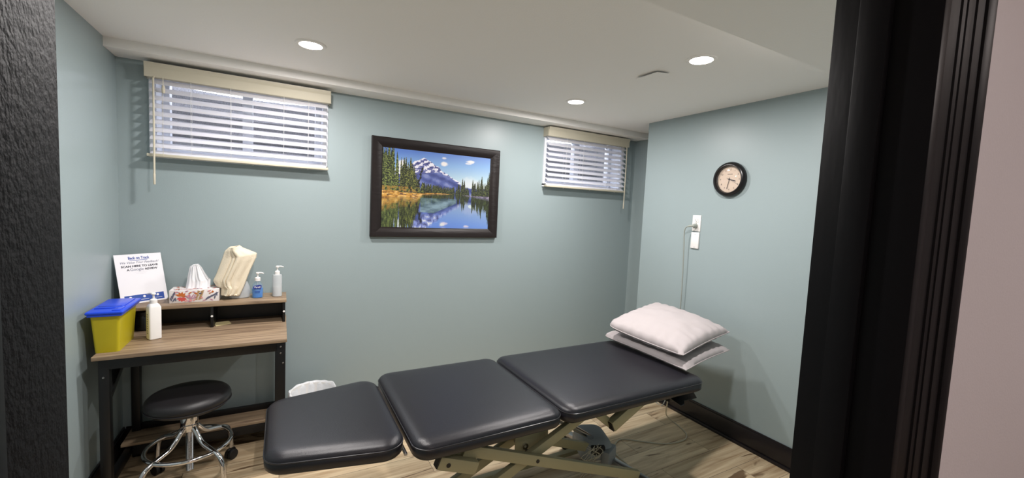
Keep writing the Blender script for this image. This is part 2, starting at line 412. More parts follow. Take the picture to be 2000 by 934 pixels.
def make_blind(x0, x1, ztop, label, wand_left):
    """outside-mounted faux-wood blind; x0..x1 slat span"""
    r = thing('window_blind', label, 'window blind', ((x0+x1)/2, YB-.005, ztop), 'window blinds')
    zb = ztop-.506
    # valance with a small crown step and returns
    prof = [(3.052, ztop-.076), (3.006, ztop-.076), (3.003, ztop-.07), (3.003, ztop-.03), (3.0, ztop-.022), (2.996, ztop-.016), (2.994, ztop), (3.052, ztop)]
    v = MB().prism([(-p[0], p[1]) for p in prof], (x1-x0)+.012, Matrix(((0, 0, 1, x0-.004), (-1, 0, 0, 0), (0, 1, 0, 0), (0, 0, 0, 1))))
    v.box((x0-.0065, 3.008, ztop-.076), (x0+.001, YB, ztop-.0005)).box((x1+.0035, 3.008, ztop-.076), (x1+.0105, YB, ztop-.0005))
    v.build('valance', M_cream, r)
    MB().box((x0+.01, 3.012+.04, ztop-.06), (x1-.01, YB-.004, ztop-.01)).build('head_rail', M_white, r)
    s = MB(); n = 10; pitch = .0432; th = math.radians(37); yc = 3.032
    for k in range(n):
        zc = ztop-.083-.012-k*pitch
        M_ = Matrix.Translation(((x0+x1)/2, yc, zc)) @ Matrix.Rotation(th, 4, 'X')
        s.box((-(x1-x0)/2+.012, -.0245, -.0014), ((x1-x0)/2-.012, .0245, .0014), 0, 1, M_)
    s.build('slats', M_slat, r, smooth=False)
    MB().box((x0, yc-.026, zb), (x1, yc+.024, zb+.017), .004).build('bottom_rail', M_cream, r)
    for u in (.215, .42, .54, .72, .87):
        x = x0+u*(x1-x0); c = MB()
        if u != .54:
            for y in (yc-.021, yc+.021): c.cyl((x, y, zb+.015), (x, y, ztop-.05), .0009, 6)
        if u in (.215, .54, .87): c.lathe([(0, 0), (.006, .001), (.004, .008), (0, .009)], Matrix.Translation((x, yc, zb-.006)), 12)
        c.build('cord_button' if u == .54 else 'ladder_cord', M_white, r)
    xw = x0+.036 if wand_left else x1-.03
    w = MB(); w.tube([(xw, 2.99, ztop-.62), (xw+.001, 2.99, ztop-.3), (xw, 2.993, ztop-.085), (xw, 3.01, ztop-.07)], .0048, 8)
    w.cyl((xw, 2.99, ztop-.66), (xw, 2.99, ztop-.6), .0056, 10, bev=.001)
    w.build('tilt_wand', M_cream, r)
    xq = x0+.075 if wand_left else x1-.08
    q = MB(); q.cyl((xq, 2.993, ztop-.5), (xq, 3.0, ztop-.07), .0009, 6); q.cyl((xq+.004, 2.993, ztop-.12), (xq+.004, 2.993, ztop-.07), .001, 6)
    if wand_left: q.lathe([(0, -.042), (.007, -.04), (.0085, -.02), (.006, 0), (0, .001)], Matrix.Translation((xq+.004, 2.993, ztop-.118)), 14)
    q.build('lift_cord', M_cream, r)
    return r
make_blind(-.648, .27, 2.203, 'wide white slatted blind on the left window above the desk', True)
make_blind(1.984, 2.892, 2.212, 'smaller-looking white slatted blind on the right window near the corner', False)

# ------------------------------------------------------------------ ceiling fittings
M_lens = mat('lamp_lens', (255, 250, 240), .4, emit=(1, .93, .82), estr=14)
labs = ['recessed round ceiling light nearest the left window', 'recessed round ceiling light near the ceiling hatch and clock, rightmost', 'recessed round ceiling light closest to the right window, lowest in the photo', 'recessed round ceiling light above the desk end, out of view']
for k, (x, y) in enumerate(POTS[:3]):
    r = thing('recessed_light', labs[k], 'ceiling light', (x, y, ZC), 'recessed ceiling lights')
    MB().lathe([(.054, 0), (.054, -.006), (.068, -.005), (.072, -.001), (.072, .0)], Matrix.Translation((x, y, ZC-.0005)), 48).build('trim_ring', M_ceil, r)
    MB().lathe([(0, -.002), (.053, -.002), (.054, .0), (0, .0)], Matrix.Translation((x, y, ZC-.003)), 48).build('lens', M_lens, r)
for (x, y) in [POTS[3], (.3, -.75), (2.0, -.75)]:
    r = thing('recessed_light', {.125: 'round ceiling light inside the room above the doorway end, out of view', .3: 'round hallway ceiling light straight behind the open doorway, out of view', 2.0: 'round hallway ceiling light farther along to the right, out of view'}[x], 'ceiling light', (x, y, ZC), 'recessed ceiling lights')
    MB().lathe([(.054, 0), (.054, -.006), (.068, -.005), (.072, -.001), (.072, .0)], Matrix.Translation((x, y, ZC-.0005)), 48).build('trim_ring', M_ceil, r)
    MB().lathe([(0, -.002), (.053, -.002), (.054, .0), (0, .0)], Matrix.Translation((x, y, ZC-.003)), 48).build('lens', M_lens, r)
r = MB().prism([(1.737, 1.633), (1.735, 1.778), (1.862, 1.763), (1.817, 1.62)], .003, Matrix.Translation((0, 0, ZC-.010)) @ Matrix.Translation((1.8, 1.7, 0)) @ Matrix.Rotation(math.radians(-3), 4, 'Y') @ Matrix.Translation((-1.8, -1.7, 0)))
tag(r.build('ceiling_hatch', M_ceil, base=(1.8, 1.7, ZC)), 'small pale access panel slightly sagging from the ceiling beside a light', 'access panel')

# ------------------------------------------------------------------ picture
def painting():
    Wp, Hp = 460, 306
    U, V = np.meshgrid((np.arange(Wp)+.5)/Wp, (np.arange(Hp)+.5)/Hp)
    rs = np.random.RandomState(3)
    def nz(sx, sy, seed, oct_=4):
        r_ = np.random.RandomState(seed); out = np.zeros((Hp, Wp)); amp = 1; tot = 0
        for o in range(oct_):
            gx, gy = int(sx*2**o)+2, int(sy*2**o)+2; g = r_.rand(gy, gx)
            x = U*(gx-1.001); y = V*(gy-1.001); xi = x.astype(int); yi = y.astype(int); fx = x-xi; fy = y-yi
            fx = fx*fx*(3-2*fx); fy = fy*fy*(3-2*fy)
            out += amp*((g[yi, xi]*(1-fx)+g[yi, xi+1]*fx)*(1-fy)+(g[yi+1, xi]*(1-fx)+g[yi+1, xi+1]*fx)*fy); tot += amp; amp *= .55
        return out/tot
    def C(*c): return np.array(lin(c))
    img = np.zeros((Hp, Wp, 3))
    def mix(mask, col): img[:] = img*(1-mask[..., None]) + (col if getattr(col, 'ndim', 1) == 3 else col)*mask[..., None]
    def ramp(t, stops):
        t = np.clip(t, 0, 1); out = np.zeros(t.shape+(3,)); xs_ = [s[0] for s in stops]; cs = np.array([C(*s[1]) for s in stops])
        for k in range(3): out[..., k] = np.interp(t, xs_, cs[:, k])
        return out
    img[:] = ramp(V/.5 + .18*(U-.5), [(0, (104, 140, 208)), (.35, (146, 182, 222)), (.7, (188, 212, 224)), (1, (222, 226, 226))])
    # clouds
    for (cu, cv, su, sv, a) in [(.541, .14, .035, .03, 1), (.538, .063, .022, .014, .8), (.784, .075, .04, .022, .95), (.765, .105, .03, .012, .7), (.16, .2, .05, .07, .9), (.13, .3, .05, .08, .7), (.8, .36, .1, .07, .35)]:
        d = ((U-cu)/su)**2+((V-cv)/sv)**2; mm = np.clip(1.25-d+.9*(nz(24, 18, 11)-.5)*2, 0, 1)*a; mix(mm, C(238, 234, 232))
    # mountain
    mx_ = [.2, .246, .277, .309, .33, .35, .37, .392, .41, .443, .46, .486, .521, .565, .593, .638, .683, .72]
    my_ = [.3, .171, .133, .122, .10, .089, .095, .11, .125, .157, .172, .187, .238, .269, .297, .329, .355, .44]
    ridge = np.interp(U, mx_, my_) + (nz(70, 2, 5)-.5)*.02
    inM = (V > ridge)
    n1 = nz(60, 44, 21, 4); n2 = nz(26, 70, 22, 4); d_ = V-ridge
    snow = np.clip((n1 + .35*(n2-.5) - .40 - d_*1.1 + .12*np.sin(90*(U*.8+V)))*9, 0, 1)
    rock = ramp(n2, [(0.2, (62, 66, 128)), (.8, (128, 134, 186))])
    mc = rock*(1-snow[..., None]) + C(236, 234, 242)*snow[..., None]
    low = np.interp(U, [.2, .281, .345, .411, .479, .5, .53, .584, .7], [.36, .315, .283, .264, .243, .24, .267, .292, .40]) + (nz(50, 3, 8)-.5)*.02
    lowc = ramp(nz(20, 16, 31, 5) + .25*np.sin(60*(V-.5*U)), [(.15, (66, 78, 140)), (.6, (98, 112, 172)), (.95, (140, 150, 196))])
    lm = np.clip((V-low)*60, 0, 1)[..., None]; mc = mc*(1-lm)+lowc*lm
    mix(inM.astype(float), mc)
    # conifers
    def tree(cu, top, base, hw, dark, light, seed):
        r_ = np.random.RandomState(seed)
        t = (V-top)/(base-top); ph = r_.rand()*6
        jag = .62+.38*np.abs(np.sin(t*34+ph+ (U > cu)*1.3)) ; w_ = hw*np.clip(t, 0, 1)**.75*jag*(1+.3*(nz(90, 60, seed % 97+1, 2)-.5))+.0012
        mk = ((t > 0) & (t < 1) & (np.abs(U-cu) < w_)).astype(float)
        tn = nz(150, 120, (seed*7) % 89+1, 3); col = ramp(np.clip((tn-.5)*3.2+.42 - (U-cu)/hw*.28 + r_.rand()*.2-.1, 0, 1), [(0, dark), (.55, tuple((np.array(dark)*.55+np.array(light)*.45).astype(int))), (1, light)])
        img[:] = img*(1-mk[..., None])+col*mk[..., None]
    sh = np.interp(U, [0, .089, .159, .303, .352, .452, .607, .716, .808, 1], [.631, .617, .60, .60, .559, .545, .537, .54, .552, .57])
    for k in range(70):                               # distant row
        u = .33+.42*rs.rand(); tp = np.interp(u, [.33, .42, .55, .6, .66, .75], [.39, .41, .43, .44, .40, .36])+rs.rand()*.035
        tree(u, tp, .54, .011, (30, 38, 24), (110, 116, 62), 200+k)
    for k in range(34):                               # right group
        u = .66+.34*rs.rand(); tp = np.interp(u, [.66, .72, .76, .82, .88, .91, .94, 1.0], [.40, .36, .40, .36, .34, .31, .38, .30])+rs.rand()*.07
        tree(u, tp, .558, .014, (22, 30, 20), (104, 112, 62), 300+k)
    for u, tp in ((.717, .313), (.735, .337), (.819, .315), (.88, .308), (.91, .259), (.903, .30), (.983, .199), (.97, .27), (.943, .35), (.865, .34), (.995, .24)): tree(u, tp, .56, .016, (18, 26, 18), (98, 108, 58), int(u*1000))
    # far bank
    bank = np.clip((V-np.interp(U, [0, .16, .31, .37, .5, .62, .63], [.53, .51, .53, .535, .528, .533, .6]))*200, 0, 1)*(V < sh)
    mix(bank, ramp(nz(40, 60, 44, 4), [(.25, (120, 84, 50)), (.5, (206, 158, 76)), (.8, (240, 206, 140))]))
    rb = ((U > .6) & (V > .538) & (V < sh)).astype(float); mix(rb, ramp(nz(60, 60, 45), [(.3, (90, 84, 100)), (.8, (168, 160, 178))]))
    for k in range(22):                               # left masses
        u = rs.rand()*.13; tree(u, .0+rs.rand()*.14-.06+max(0, u-.1)*3, .53, .022, (26, 36, 22), (148, 158, 92), 400+k)
    for u, tp, h in ((.157, .108, .012), (.181, .10, .022), (.197, .098, .02), (.237, .096, .026), (.215, .16, .02), (.17, .2, .024), (.255, .17, .02), (.27, .198, .014), (.285, .3, .015), (.228, .22, .02), (.30, .36, .018), (.31, .4, .02), (.345, .40, .02)): tree(u, tp, .545, h*1.25, (24, 32, 18), (146, 150, 84), int(u*3000))
    for tt in np.linspace(0, 1, 60):                  # leaning snag
        cu = .34-.045*tt; cv = .215+.32*tt; mk = ((np.abs(U-cu-.004*np.sin(tt*20)) < .006+.003*math.sin(tt*50)) & (np.abs(V-cv) < .006)).astype(float); mix(mk, C(40, 42, 34))
    bushes = ((nz(60, 40, 55) > .52) & (V > .47) & (V < .535) & (U < .32)).astype(float)*.8; mix(bushes, C(176, 140, 70))
    lg = ((nz(40, 90, 56) > .60) & (V > .53) & (V < .585) & (U > .15) & (U < .3)).astype(float)*.8; mix(lg, C(84, 66, 84))
    lg = ((nz(60, 90, 57) > .64) & (V > .55) & (V < .59) & (U < .16)).astype(float)*.8; mix(lg, C(60, 44, 50))
    # lake: mirror with ripples
    base = img.copy()
    rip = (nz(26, 120, 61, 3)-.5)*.02
    src = np.clip(sh-(V-sh)*.97*1.0+rip-.01, 0, 1); sc_ = np.clip(U+(nz(90, 14, 62, 2)-.5)*.010, 0, .999)
    yi = np.clip((src*Hp).astype(int), 0, Hp-1); xi = (sc_*Wp).astype(int)
    refl = base[yi, xi]
    refl = (refl+base[np.clip(yi+4, 0, Hp-1), xi]+base[np.clip(yi-4, 0, Hp-1), xi])/3
    depth = np.clip((V-.55)/.45, 0, 1)
    sky = (refl[..., 2] > refl[..., 0]*1.12) & (refl[..., 2] > .45)
    refl = refl*np.array([.86, .92, .9])
    refl[sky] = ((refl*.5)+C(96, 122, 206)*.55*(.55+.6*depth[..., None]))[sky]
    # darker green body in the mountain reflection
    g_ = ((U > .33) & (U < .66) & (V > .6) & (V < np.interp(U, [.33, .45, .66], [.79, .80, .66]))).astype(float)
    gcol = ramp(nz(12, 20, 71, 4)+.2*np.sin(30*(V+.4*U)), [(.3, (66, 92, 96)), (.8, (150, 176, 180))]); refl = refl*(1-g_[..., None]*.8)+gcol*g_[..., None]*.8
    img2 = img.copy(); wm = (V > sh); img2[wm] = refl[wm]
    img[:] = img2
    for (cu, cv, su, sv) in [(.56, .93, .035, .022), (.768, .965, .03, .015), (.55, .995, .025, .008)]:
        d = ((U-cu)/su)**2+((V-cv)/sv)**2; mix(np.clip(1.2-d+.8*(nz(24, 18, 12)-.5)*2, 0, 1)*.8, C(222, 214, 226))
    return Wp, Hp, np.clip(img, 0, 1)**1.18*.9
Wp, Hp, IMG = painting()
px0, px1, pz0, pz1 = .551, 1.553, 1.258, 1.966
pic = thing('framed_picture', 'dark framed mountain lake photograph hanging between the two windows', 'picture', ((px0+px1)/2, YB, pz0))
cx0, cx1, cz0, cz1 = .627, 1.485, 1.325, 1.897
me = D.meshes.new('print')
xs_ = np.linspace(cx0, cx1, Wp+1)-(px0+px1)/2; zs_ = np.linspace(cz1, cz0, Hp+1)-pz0
gx, gz = np.meshgrid(xs_, zs_); co = np.stack([gx, np.full_like(gx, -.014), gz], -1).reshape(-1, 3)
ii = (np.arange(Hp)[:, None]*(Wp+1)+np.arange(Wp)[None, :]).reshape(-1)
fc = np.stack([ii, ii+Wp+1, ii+Wp+2, ii+1], -1)
me.vertices.add(len(co)); me.vertices.foreach_set('co', co.ravel())
me.loops.add(fc.size); me.loops.foreach_set('vertex_index', fc.ravel().astype(np.int32))
me.polygons.add(len(fc)); me.polygons.foreach_set('loop_start', (np.arange(len(fc))*4).astype(np.int32)); me.polygons.foreach_set('loop_total', np.full(len(fc), 4, np.int32))
me.update(calc_edges=True)
ca = me.color_attributes.new('paint', 'FLOAT_COLOR', 'CORNER')
cc = np.ones((len(fc), 4, 4), np.float32); cc[:, :, :3] = IMG.reshape(-1, 1, 3)
ca.data.foreach_set('color', cc.ravel())
M_print = D.materials.new('landscape_print'); M_print.use_nodes = True; n_, l_ = nodes(M_print)
vc = n_.new('ShaderNodeVertexColor'); vc.layer_name = 'paint'; l_.new(vc.outputs[0], n_['Principled BSDF'].inputs['Base Color']); n_['Principled BSDF'].inputs['Roughness'].default_value = .5
me.materials.append(M_print)
po = D.objects.new('print', me); COL.objects.link(po); po.parent = pic
MB().box((cx0-.01, YB-.0135, cz0-.01), (cx1+.01, YB-.004, cz1+.01)).build('backing_board', M_frame, pic)
fb = bmesh.new()       # mitred frame, sloping towards the print
lo = []
for (ins, y) in ((0, 0), (0, -.03), (.006, -.034), (.03, -.032), (.062, -.022), (.070, -.02), (.078, -.0142), (.078, -.003)):
    lo.append([fb.verts.new((x, YB+y, z)) for x, z in ((px0+ins, pz0+ins*.9), (px1-ins, pz0+ins*.9), (px1-ins, pz1-ins*.9), (px0+ins, pz1-ins*.9))])
for a, c in zip(lo, lo[1:]):
    for k in range(4): fb.faces.new((a[k], a[(k+1) % 4], c[(k+1) % 4], c[k]))
bmesh.ops.recalc_face_normals(fb, faces=fb.faces)
MB().merge(fb).build('frame', M_frame, pic, angle=20)

# ------------------------------------------------------------------ clock
cy, cz = 1.806, 1.772
ck = thing('wall_clock', 'round black wall clock with cream dial on the right wall', 'clock', (XR, cy, cz))
F = FACE_X(XR, cy, cz)
M_dial = mat('clock_dial', (208, 188, 170), .6)
MB().lathe([(0, 0), (.108, 0), (.117, .006), (.119, .016), (.114, .030), (.104, .039), (.096, .040), (.091, .034), (.089, .02), (.089, .012), (0, .012)], F, 64).build('case', mat('clock_black', (22, 20, 22), .28), ck)
dial = MB().lathe([(0, .0125), (.0888, .0125), (.0888, .0135), (0, .0135)], F, 64).build('dial', M_dial, ck)
nb = MB()
for h in range(1, 13):
    a = math.radians(90-30*h); R_ = .068
    nb.text(str(h), .017, F @ Matrix.Translation((R_*math.cos(a), R_*math.sin(a)-.0058, .0138)), .0001)
for q in range(60):
    a = 2*PI*q/60; ln = .0045 if q % 5 else .007
    nb.box((.0865-ln, -.0004, .0137), (.0865, .0004, .0140), 0, 1, F @ Matrix.Rotation(a, 4, 'Z'))
nb.build('numerals', M_ink, dial, smooth=False)
hb = MB()
def hand(deg, L, w, tail, z):
    a = math.radians(90-deg); hb.box((-tail, -w/2, z), (L, w/2, z+.0008), 0, 1, F @ Matrix.Rotation(a, 4, 'Z'))
hand(106, .046, .005, .012, .016); hb.build('hour_hand', M_ink, ck, smooth=False)
hb = MB(); hand(192, .066, .0034, .012, .018); hb.lathe([(.004, .014), (.004, .0205), (0, .0205)], F, 16); hb.build('minute_hand', M_ink, ck, smooth=False)
hb = MB(); hand(118, .068, .001, .024, .0198); hb.build('second_hand', M_ink, ck, smooth=False)
MB().text('· · ·', .02, F @ Matrix.Translation((0, .028, .0138)), .0001).box((-.018, .033, .0137), (.018, .0362, .014), 0, 1, F @ Matrix.Rotation(0, 4, 'Z')).build('dial_mark', M_ink, dial, smooth=False)
MB().lathe([(.0905, .0325), (.07, .0385), (.04, .0425), (0, .044)], F, 48).build('glass', M_dome, ck)

# ------------------------------------------------------------------ outlet, plate, plug and cord
oy, oz = 2.046, 1.459
r = thing('wall_outlet', 'white duplex outlet with a plug in its lower socket, below the clock', 'outlet', (XR, oy, oz))
F = FACE_X(XR, oy, oz)
MB().box((-.035, -.06, 0), (.035, .06, .006), .002, 2, F).build('cover_plate', M_white, r)
for s in (1, -1):
    soc = MB().box((-.017, -.014+s*.02, .005), (.017, .014+s*.02, .0078), .004, 2, F).build('socket', M_white, r)
    MB().box((-.0085, s*.02-.001, .0075), (-.0062, s*.02+.008, .0083), 0, 1, F).box((.006, s*.02, .0075), (.0083, s*.02+.008, .0083), 0, 1, F).lathe([(0, .0083), (.0028, .0083), (.0028, .007)], F @ Matrix.Translation((0, s*.02-.006, 0)), 12).build('slots', M_ink, soc, smooth=False)
MB().lathe([(0, .0075), (.003, .0072), (.0034, .005)], F, 12).build('screw', M_steel, r)
F = FACE_X(XR, 2.046, 1.332)
r = thing('wall_plate', 'plain white device plate mounted directly under the outlet', 'wall plate', (XR, 2.046, 1.332))
MB().box((-.033, -.06, 0), (.033, .06, .012), .003, 2, F).build('housing', M_white, r)
MB().box((-.006, -.052, .0118), (.006, -.049, .0125), 0, 1, F).box((-.002, .04, .0118), (.002, .045, .0125), 0, 1, F).build('marks', M_inkgrey, r, smooth=False)
r = thing('power_cord', 'grey power cord hanging from the outlet down behind the pillows', 'cord', (XR, 2.05, 1.439))
F = FACE_X(XR, oy+.001, oz-.02)
pl = MB(); pl.lathe([(0, .0085), (.016, .0085), (.017, .012), (.0165, .026), (.013, .036), (.008, .042), (0, .043)], F, 20)
pl.tube([(XR-.034, oy, oz-.02), (XR-.044, oy+.02, oz-.022), (XR-.047, oy+.04, oz-.027)], [.010, .0085, .006], 12)
pl.build('plug', M_cordgrey, r)
MB().tube([(XR-.047, oy+.038, oz-.026), (XR-.048, oy+.058, oz-.04), (XR-.045, oy+.068, oz-.08), (XR-.040, 2.112, 1.28), (XR-.034, 2.108, 1.05), (XR-.03, 2.11, .8), (XR-.028, 2.13, .5), (XR-.03, 2.15, .2), (XR-.05, 2.19, .012), (XR-.045, 2.28, .005), (XR-.045, 2.5, .005)], .0042, 8, smooth=6).build('cable', M_cordgrey, r)

# ------------------------------------------------------------------ desk
dk = thing('desk', 'small grey-oak desk with black frame and raised back shelf, left corner', 'desk', (-.35, 2.78, 0))
dx0, dx1, dy0, dy1, dz = -.738, .033, 2.485, 3.068, .75
MB().box((dx0, dy0, dz-.018), (dx1, 3.02, dz), .0012).build('desktop', M_oak, dk)
MB().box((dx0, 2.835, .872), (dx1, 3.068, .89), .0012).build('upper_shelf', M_oak, dk)
MB().box((dx0, 2.845, .135), (dx1-.05, 3.045, .15), .0012).build('bottom_shelf', M_oak, dk)
MB().box((dx0+.01, 3.022, .69), (dx1-.008, 3.034, .872)).build('back_panel', M_blackmetal, dk)
for x in (dx0+.012, -.345, dx1-.02):
    o = MB().box((x, 2.845, dz), (x+.014, 3.02, .872), .001).build('divider', M_blackmetal, dk)
    MB().cyl((x+.007, 2.8445, .815), (x+.007, 2.843, .815), .006, 14).build('cam_cap', M_white, o)
LEG = .05
def frame_side(x, LEG):
    for (ya, yb, nm) in ((2.52, 2.56, 'leg'), (2.985, 3.03, 'leg')):
        MB().box((x, ya, 0), (x+LEG, yb, dz-.018), .002).build(nm, M_blackmetal, dk)
    MB().box((x+.005, 2.56, .09), (x+LEG-.005, 2.985, .13), .002).build('side_rail', M_blackmetal, dk)
    MB().box((x+.005, 2.56, dz-.06), (x+LEG-.005, 2.985, dz-.018), .002).build('side_rail', M_blackmetal, dk)
frame_side(dx0+.012, .038); frame_side(dx1-LEG-.006, LEG)
MB().box((dx0+LEG, 2.515, dz-.072), (dx1-LEG, 2.53, dz-.018), .001).build('apron', M_blackmetal, dk)
MB().box((dx0+LEG, 3.0, dz-.072), (dx1-LEG, 3.02, dz-.018), .001).build('apron', M_blackmetal, dk)
MB().box((dx0+LEG, 2.84, .085), (dx1-LEG, 2.86, .135), .001).build('shelf_rail', M_blackmetal, dk)
MB().box((dx0+LEG, 3.0, .15), (dx1-LEG, 3.02, .185), .001).build('shelf_rail', M_blackmetal, dk)
for x in (dx0+.012+.022, dx1-.006-LEG/2):
    MB().beam((x, 2.55, .545), (x, 2.86, .705), .034, .034, .001, (1, 0, 0)).build('brace', M_blackmetal, dk)
bt = [(dx0+.03, 2.519, .64), (dx0+.03, 2.519, .13), (dx0+.035, 2.519, .07), (dx1-.03, 2.519, .70), (dx1-.03, 2.519, .665), (dx1-.018, 2.519, .61)]
for p in bt: MB().lathe([(0, .003), (.0035, .0025), (.005, 0)], FACE_Y(*p), 12).build('bolt', M_steel, dk)

# things on the desk ------------------------------------------------
def loft_box(b, x0, x1, y0, y1, z0, z1, tx, ty, r=.012, wall=.0022):
    """tapered open tub: bottom shrinks by tx, ty"""
    def ring(ix, iy, z, inset):
        a0, a1, c0, c1 = x0+ix+inset, x1-ix-inset, y0+iy+inset, y1-iy-inset; rr = max(.002, r-inset); out = []
        for (cx, cyy, st) in ((a1-rr, c0+rr, -90), (a1-rr, c1-rr, 0), (a0+rr, c1-rr, 90), (a0+rr, c0+rr, 180)):
            for k in range(5):
                a = math.radians(st+22.5*k); out.append((cx+rr*math.cos(a), cyy+rr*math.sin(a), z))
        return out
    b.loft([ring(tx, ty, z0, 0), ring(0, 0, z1, 0), ring(0, 0, z1, wall), ring(tx, ty, z0+wall, wall)])
c = thing('storage_container', 'yellow translucent plastic bin with bright blue lid on the desk', 'container', (-.695, 2.65, .75))
YR = Matrix.Translation((-.695, 2.65, 0)) @ Matrix.Rotation(math.radians(3), 4, 'Z') @ Matrix.Translation((.695, -2.65, 0))
b = MB(); loft_box(b, -.752, -.648, 2.525, 2.79, .7502, .935, .009, .018); b.merge(bmesh.new(), None); b.build('tub', M_yellow, c)
b = MB(); b.box((-.735, 2.56, .756), (-.665, 2.76, .80), .014, 3); b.build('contents', mat('bin_contents', (190, 165, 50), .8, bump=.6, bscale=40, var=.3, vscale=25), c)
lid = MB(); lid.box((-.763, 2.505, .936), (-.632, 2.80, .950), .006, 3); lid.box((-.757, 2.511, .926), (-.638, 2.794, .937), .002)
lo_ = lid.build('lid', M_blue, c)
MB().box((-.75, 2.575, .9498), (-.652, 2.785, .9535), .0016).box((-.675, 2.52, .9495), (-.645, 2.60, .953), .002).build('lid_flap', M_blue, lo_)
MB().box((-.743, 2.602, .9532), (-.66, 2.6045, .9545), 0, 1).build('lid_slot', mat('blue_shadow_groove', (16, 40, 120), .5), lo_)

def pump_head(b, x, y, z, s=1, ang=0, neck=.012):
    """screw collar, stem, spout head; returns nothing"""
    b.lathe([(0, 0), (neck*1.15, 0), (neck*1.15, .016*s), (neck*.8, .020*s), (.0045, .022*s), (.0045, .038*s), (.0095, .039*s), (.0098, .045*s), (.006, .048*s), (0, .048*s)], Matrix.Translation((x, y, z)), 24)
    dx, dy = math.cos(ang), math.sin(ang)
    b.tube([(x-dx*.006, y-dy*.006, z+.0435*s), (x+dx*.02, y+dy*.02, z+.0445*s), (x+dx*.034, y+dy*.034, z+.0405*s)], [.0052, .0045, .003], 10)
def sq_ring(x, y, z, hx, hy, r, n=5, rot=0):
    out = []
    for (sx, sy, st) in ((1, -1, -90), (1, 1, 0), (-1, 1, 90), (-1, -1, 180)):
        for k in range(n):
            a = math.radians(st+90*k/(n-1)); px_, py_ = sx*(hx-r)+r*math.cos(a), sy*(hy-r)+r*math.sin(a)
            out.append((x+px_*math.cos(rot)-py_*math.sin(rot), y+px_*math.sin(rot)+py_*math.cos(rot), z))
    return out
# white square lotion bottle on the desktop
x, y, z = -.566, 2.715, .75
p = thing('lotion_bottle', 'white square pump bottle standing on the desktop beside the yellow bin', 'bottle', (x, y, z))
MB().loft([sq_ring(x, y, z+.0005, .022, .022, .006, rot=.5), sq_ring(x, y, z+.004, .0255, .0255, .008, rot=.5), sq_ring(x, y, z+.165, .0255, .0255, .008, rot=.5), sq_ring(x, y, z+.178, .021, .021, .011, rot=.5), sq_ring(x, y, z+.186, .014, .014, .0135, rot=.5)]).build('body', M_white, p)
b = MB(); pump_head(b, x, y, z+.184, 1.15, math.radians(150), .0135); b.build('pump', M_white, p)
b = MB(); M_ = Matrix.Translation((x, y, z)) @ Matrix.Rotation(.5, 4, 'Z') @ Matrix.Translation((-.0258, 0, 0))
for k in range(9): b.box((-.0003, -.006+(k % 2)*.001, .03+k*.012), (.0002, .008, .037+k*.012), 0, 1, M_)
b.build('printed_marks', M_inkgrey, p, smooth=False)
# dark jar behind it
x, y, z = -.655, 2.915, .75
p = thing('dark_jar', 'black round jar tucked under the raised shelf behind the yellow bin', 'jar', (x, y, z))
MB().lathe([(0, 0.0005), (.030, .0005), (.033, .004), (.033, .07), (.029, .08), (0, .08)], Matrix.Translation((x, y, z)), 28).build('body', mat('dark_plastic', (20, 22, 22), .3), p)
MB().lathe([(0, .08), (.031, .08), (.032, .083), (.032, .1), (.029, .103), (0, .103)], Matrix.Translation((x, y, z)), 28).build('lid', M_blackmetal, p)
# sticky note
b = MB().prism([(-.344, 2.945), (-.322, 2.862), (-.252, 2.90), (-.270, 2.96)], .0022, Matrix.Translation((0, 0, .7503)))
tag(b.build('sticky_note', M_note, base=(-.3, 2.91, .75)), 'small tan sticky note pad lying flat on the desktop', 'note pad')

# poster leaning in the corner ---------------------------------------
BL, BR, TL = Vector((-.737, 2.903, .8905)), Vector((-.566, 3.032, .8905)), Vector((-.7825, 2.952, 1.153))
ex = (BR-BL).normalized(); ey = (TL-BL); ey = (ey-ex*ey.dot(ex)*.55).normalized(); ez = ex.cross(ey)
PW, PH = (BR-BL).length, .272
PM = Matrix.Identity(4)
for i in range(3): PM[i][0] = ex[i]; PM[i][1] = ey[i]; PM[i][2] = ez[i]; PM[i][3] = BL[i]
ps = thing('leaning_sign', 'white printed review sign leaning in the corner on the raised shelf', 'sign', BL)
MB().box((0, 0, -.003), (PW, PH, 0), .0004, 1, PM).build('board', M_paper, ps)
def P(u, v): return PM @ Matrix.Translation((u*PW, v*PH, .0006))
b = MB()
b.text('SCAN HERE TO LEAVE', .0150, P(.5, .735), .0002, sx=1.12, off=.0004)
b.text('A', .0150, P(.245, .665), .0002, sx=1.1, off=.0004); b.text('REVIEW', .0150, P(.735, .665), .0002, sx=1.1, off=.0004)
b.build('lettering', M_ink, ps, smooth=False)
b = MB(); b.text('Google', .021, P(.43, .662), .0002); b.text('We Value Your Feedback!', .0165, P(.5, .81), .0002, shear=.4)
b.text('_'*30, .004, P(.5, .63), .0001); b.text('_'*22, .004, P(.5, .60), .0001)
b.build('fine_lettering', mat('grey_blue_ink', (118, 122, 142), .7), ps, smooth=False)
b = MB(); b.text('Back on Track', .021, P(.5, .895), .0002, sx=.78, off=.0005); b.box((.3*PW, .868*PH, .0), (.68*PW, .876*PH, .0006), 0, 1, PM)
b.box((.08*PW, .03*PH, 0), (.92*PW, .17*PH, .0006), 0, 1, PM); b.build('blue_print', M_inkblue, ps, smooth=False)
b = MB()
for u in (.2, .49, .78): b.lathe([(0, .0012), (.0062, .0012), (.0062, .0004)], PM @ Matrix.Translation((u*PW, .125*PH, 0)), 20)
for u in (.2, .49, .78): b.box((u*PW-.02, .065*PH, .0004), (u*PW+.02, .072*PH, .0009), 0, 1, PM)
b.build('white_dots', M_paper, ps, smooth=False)

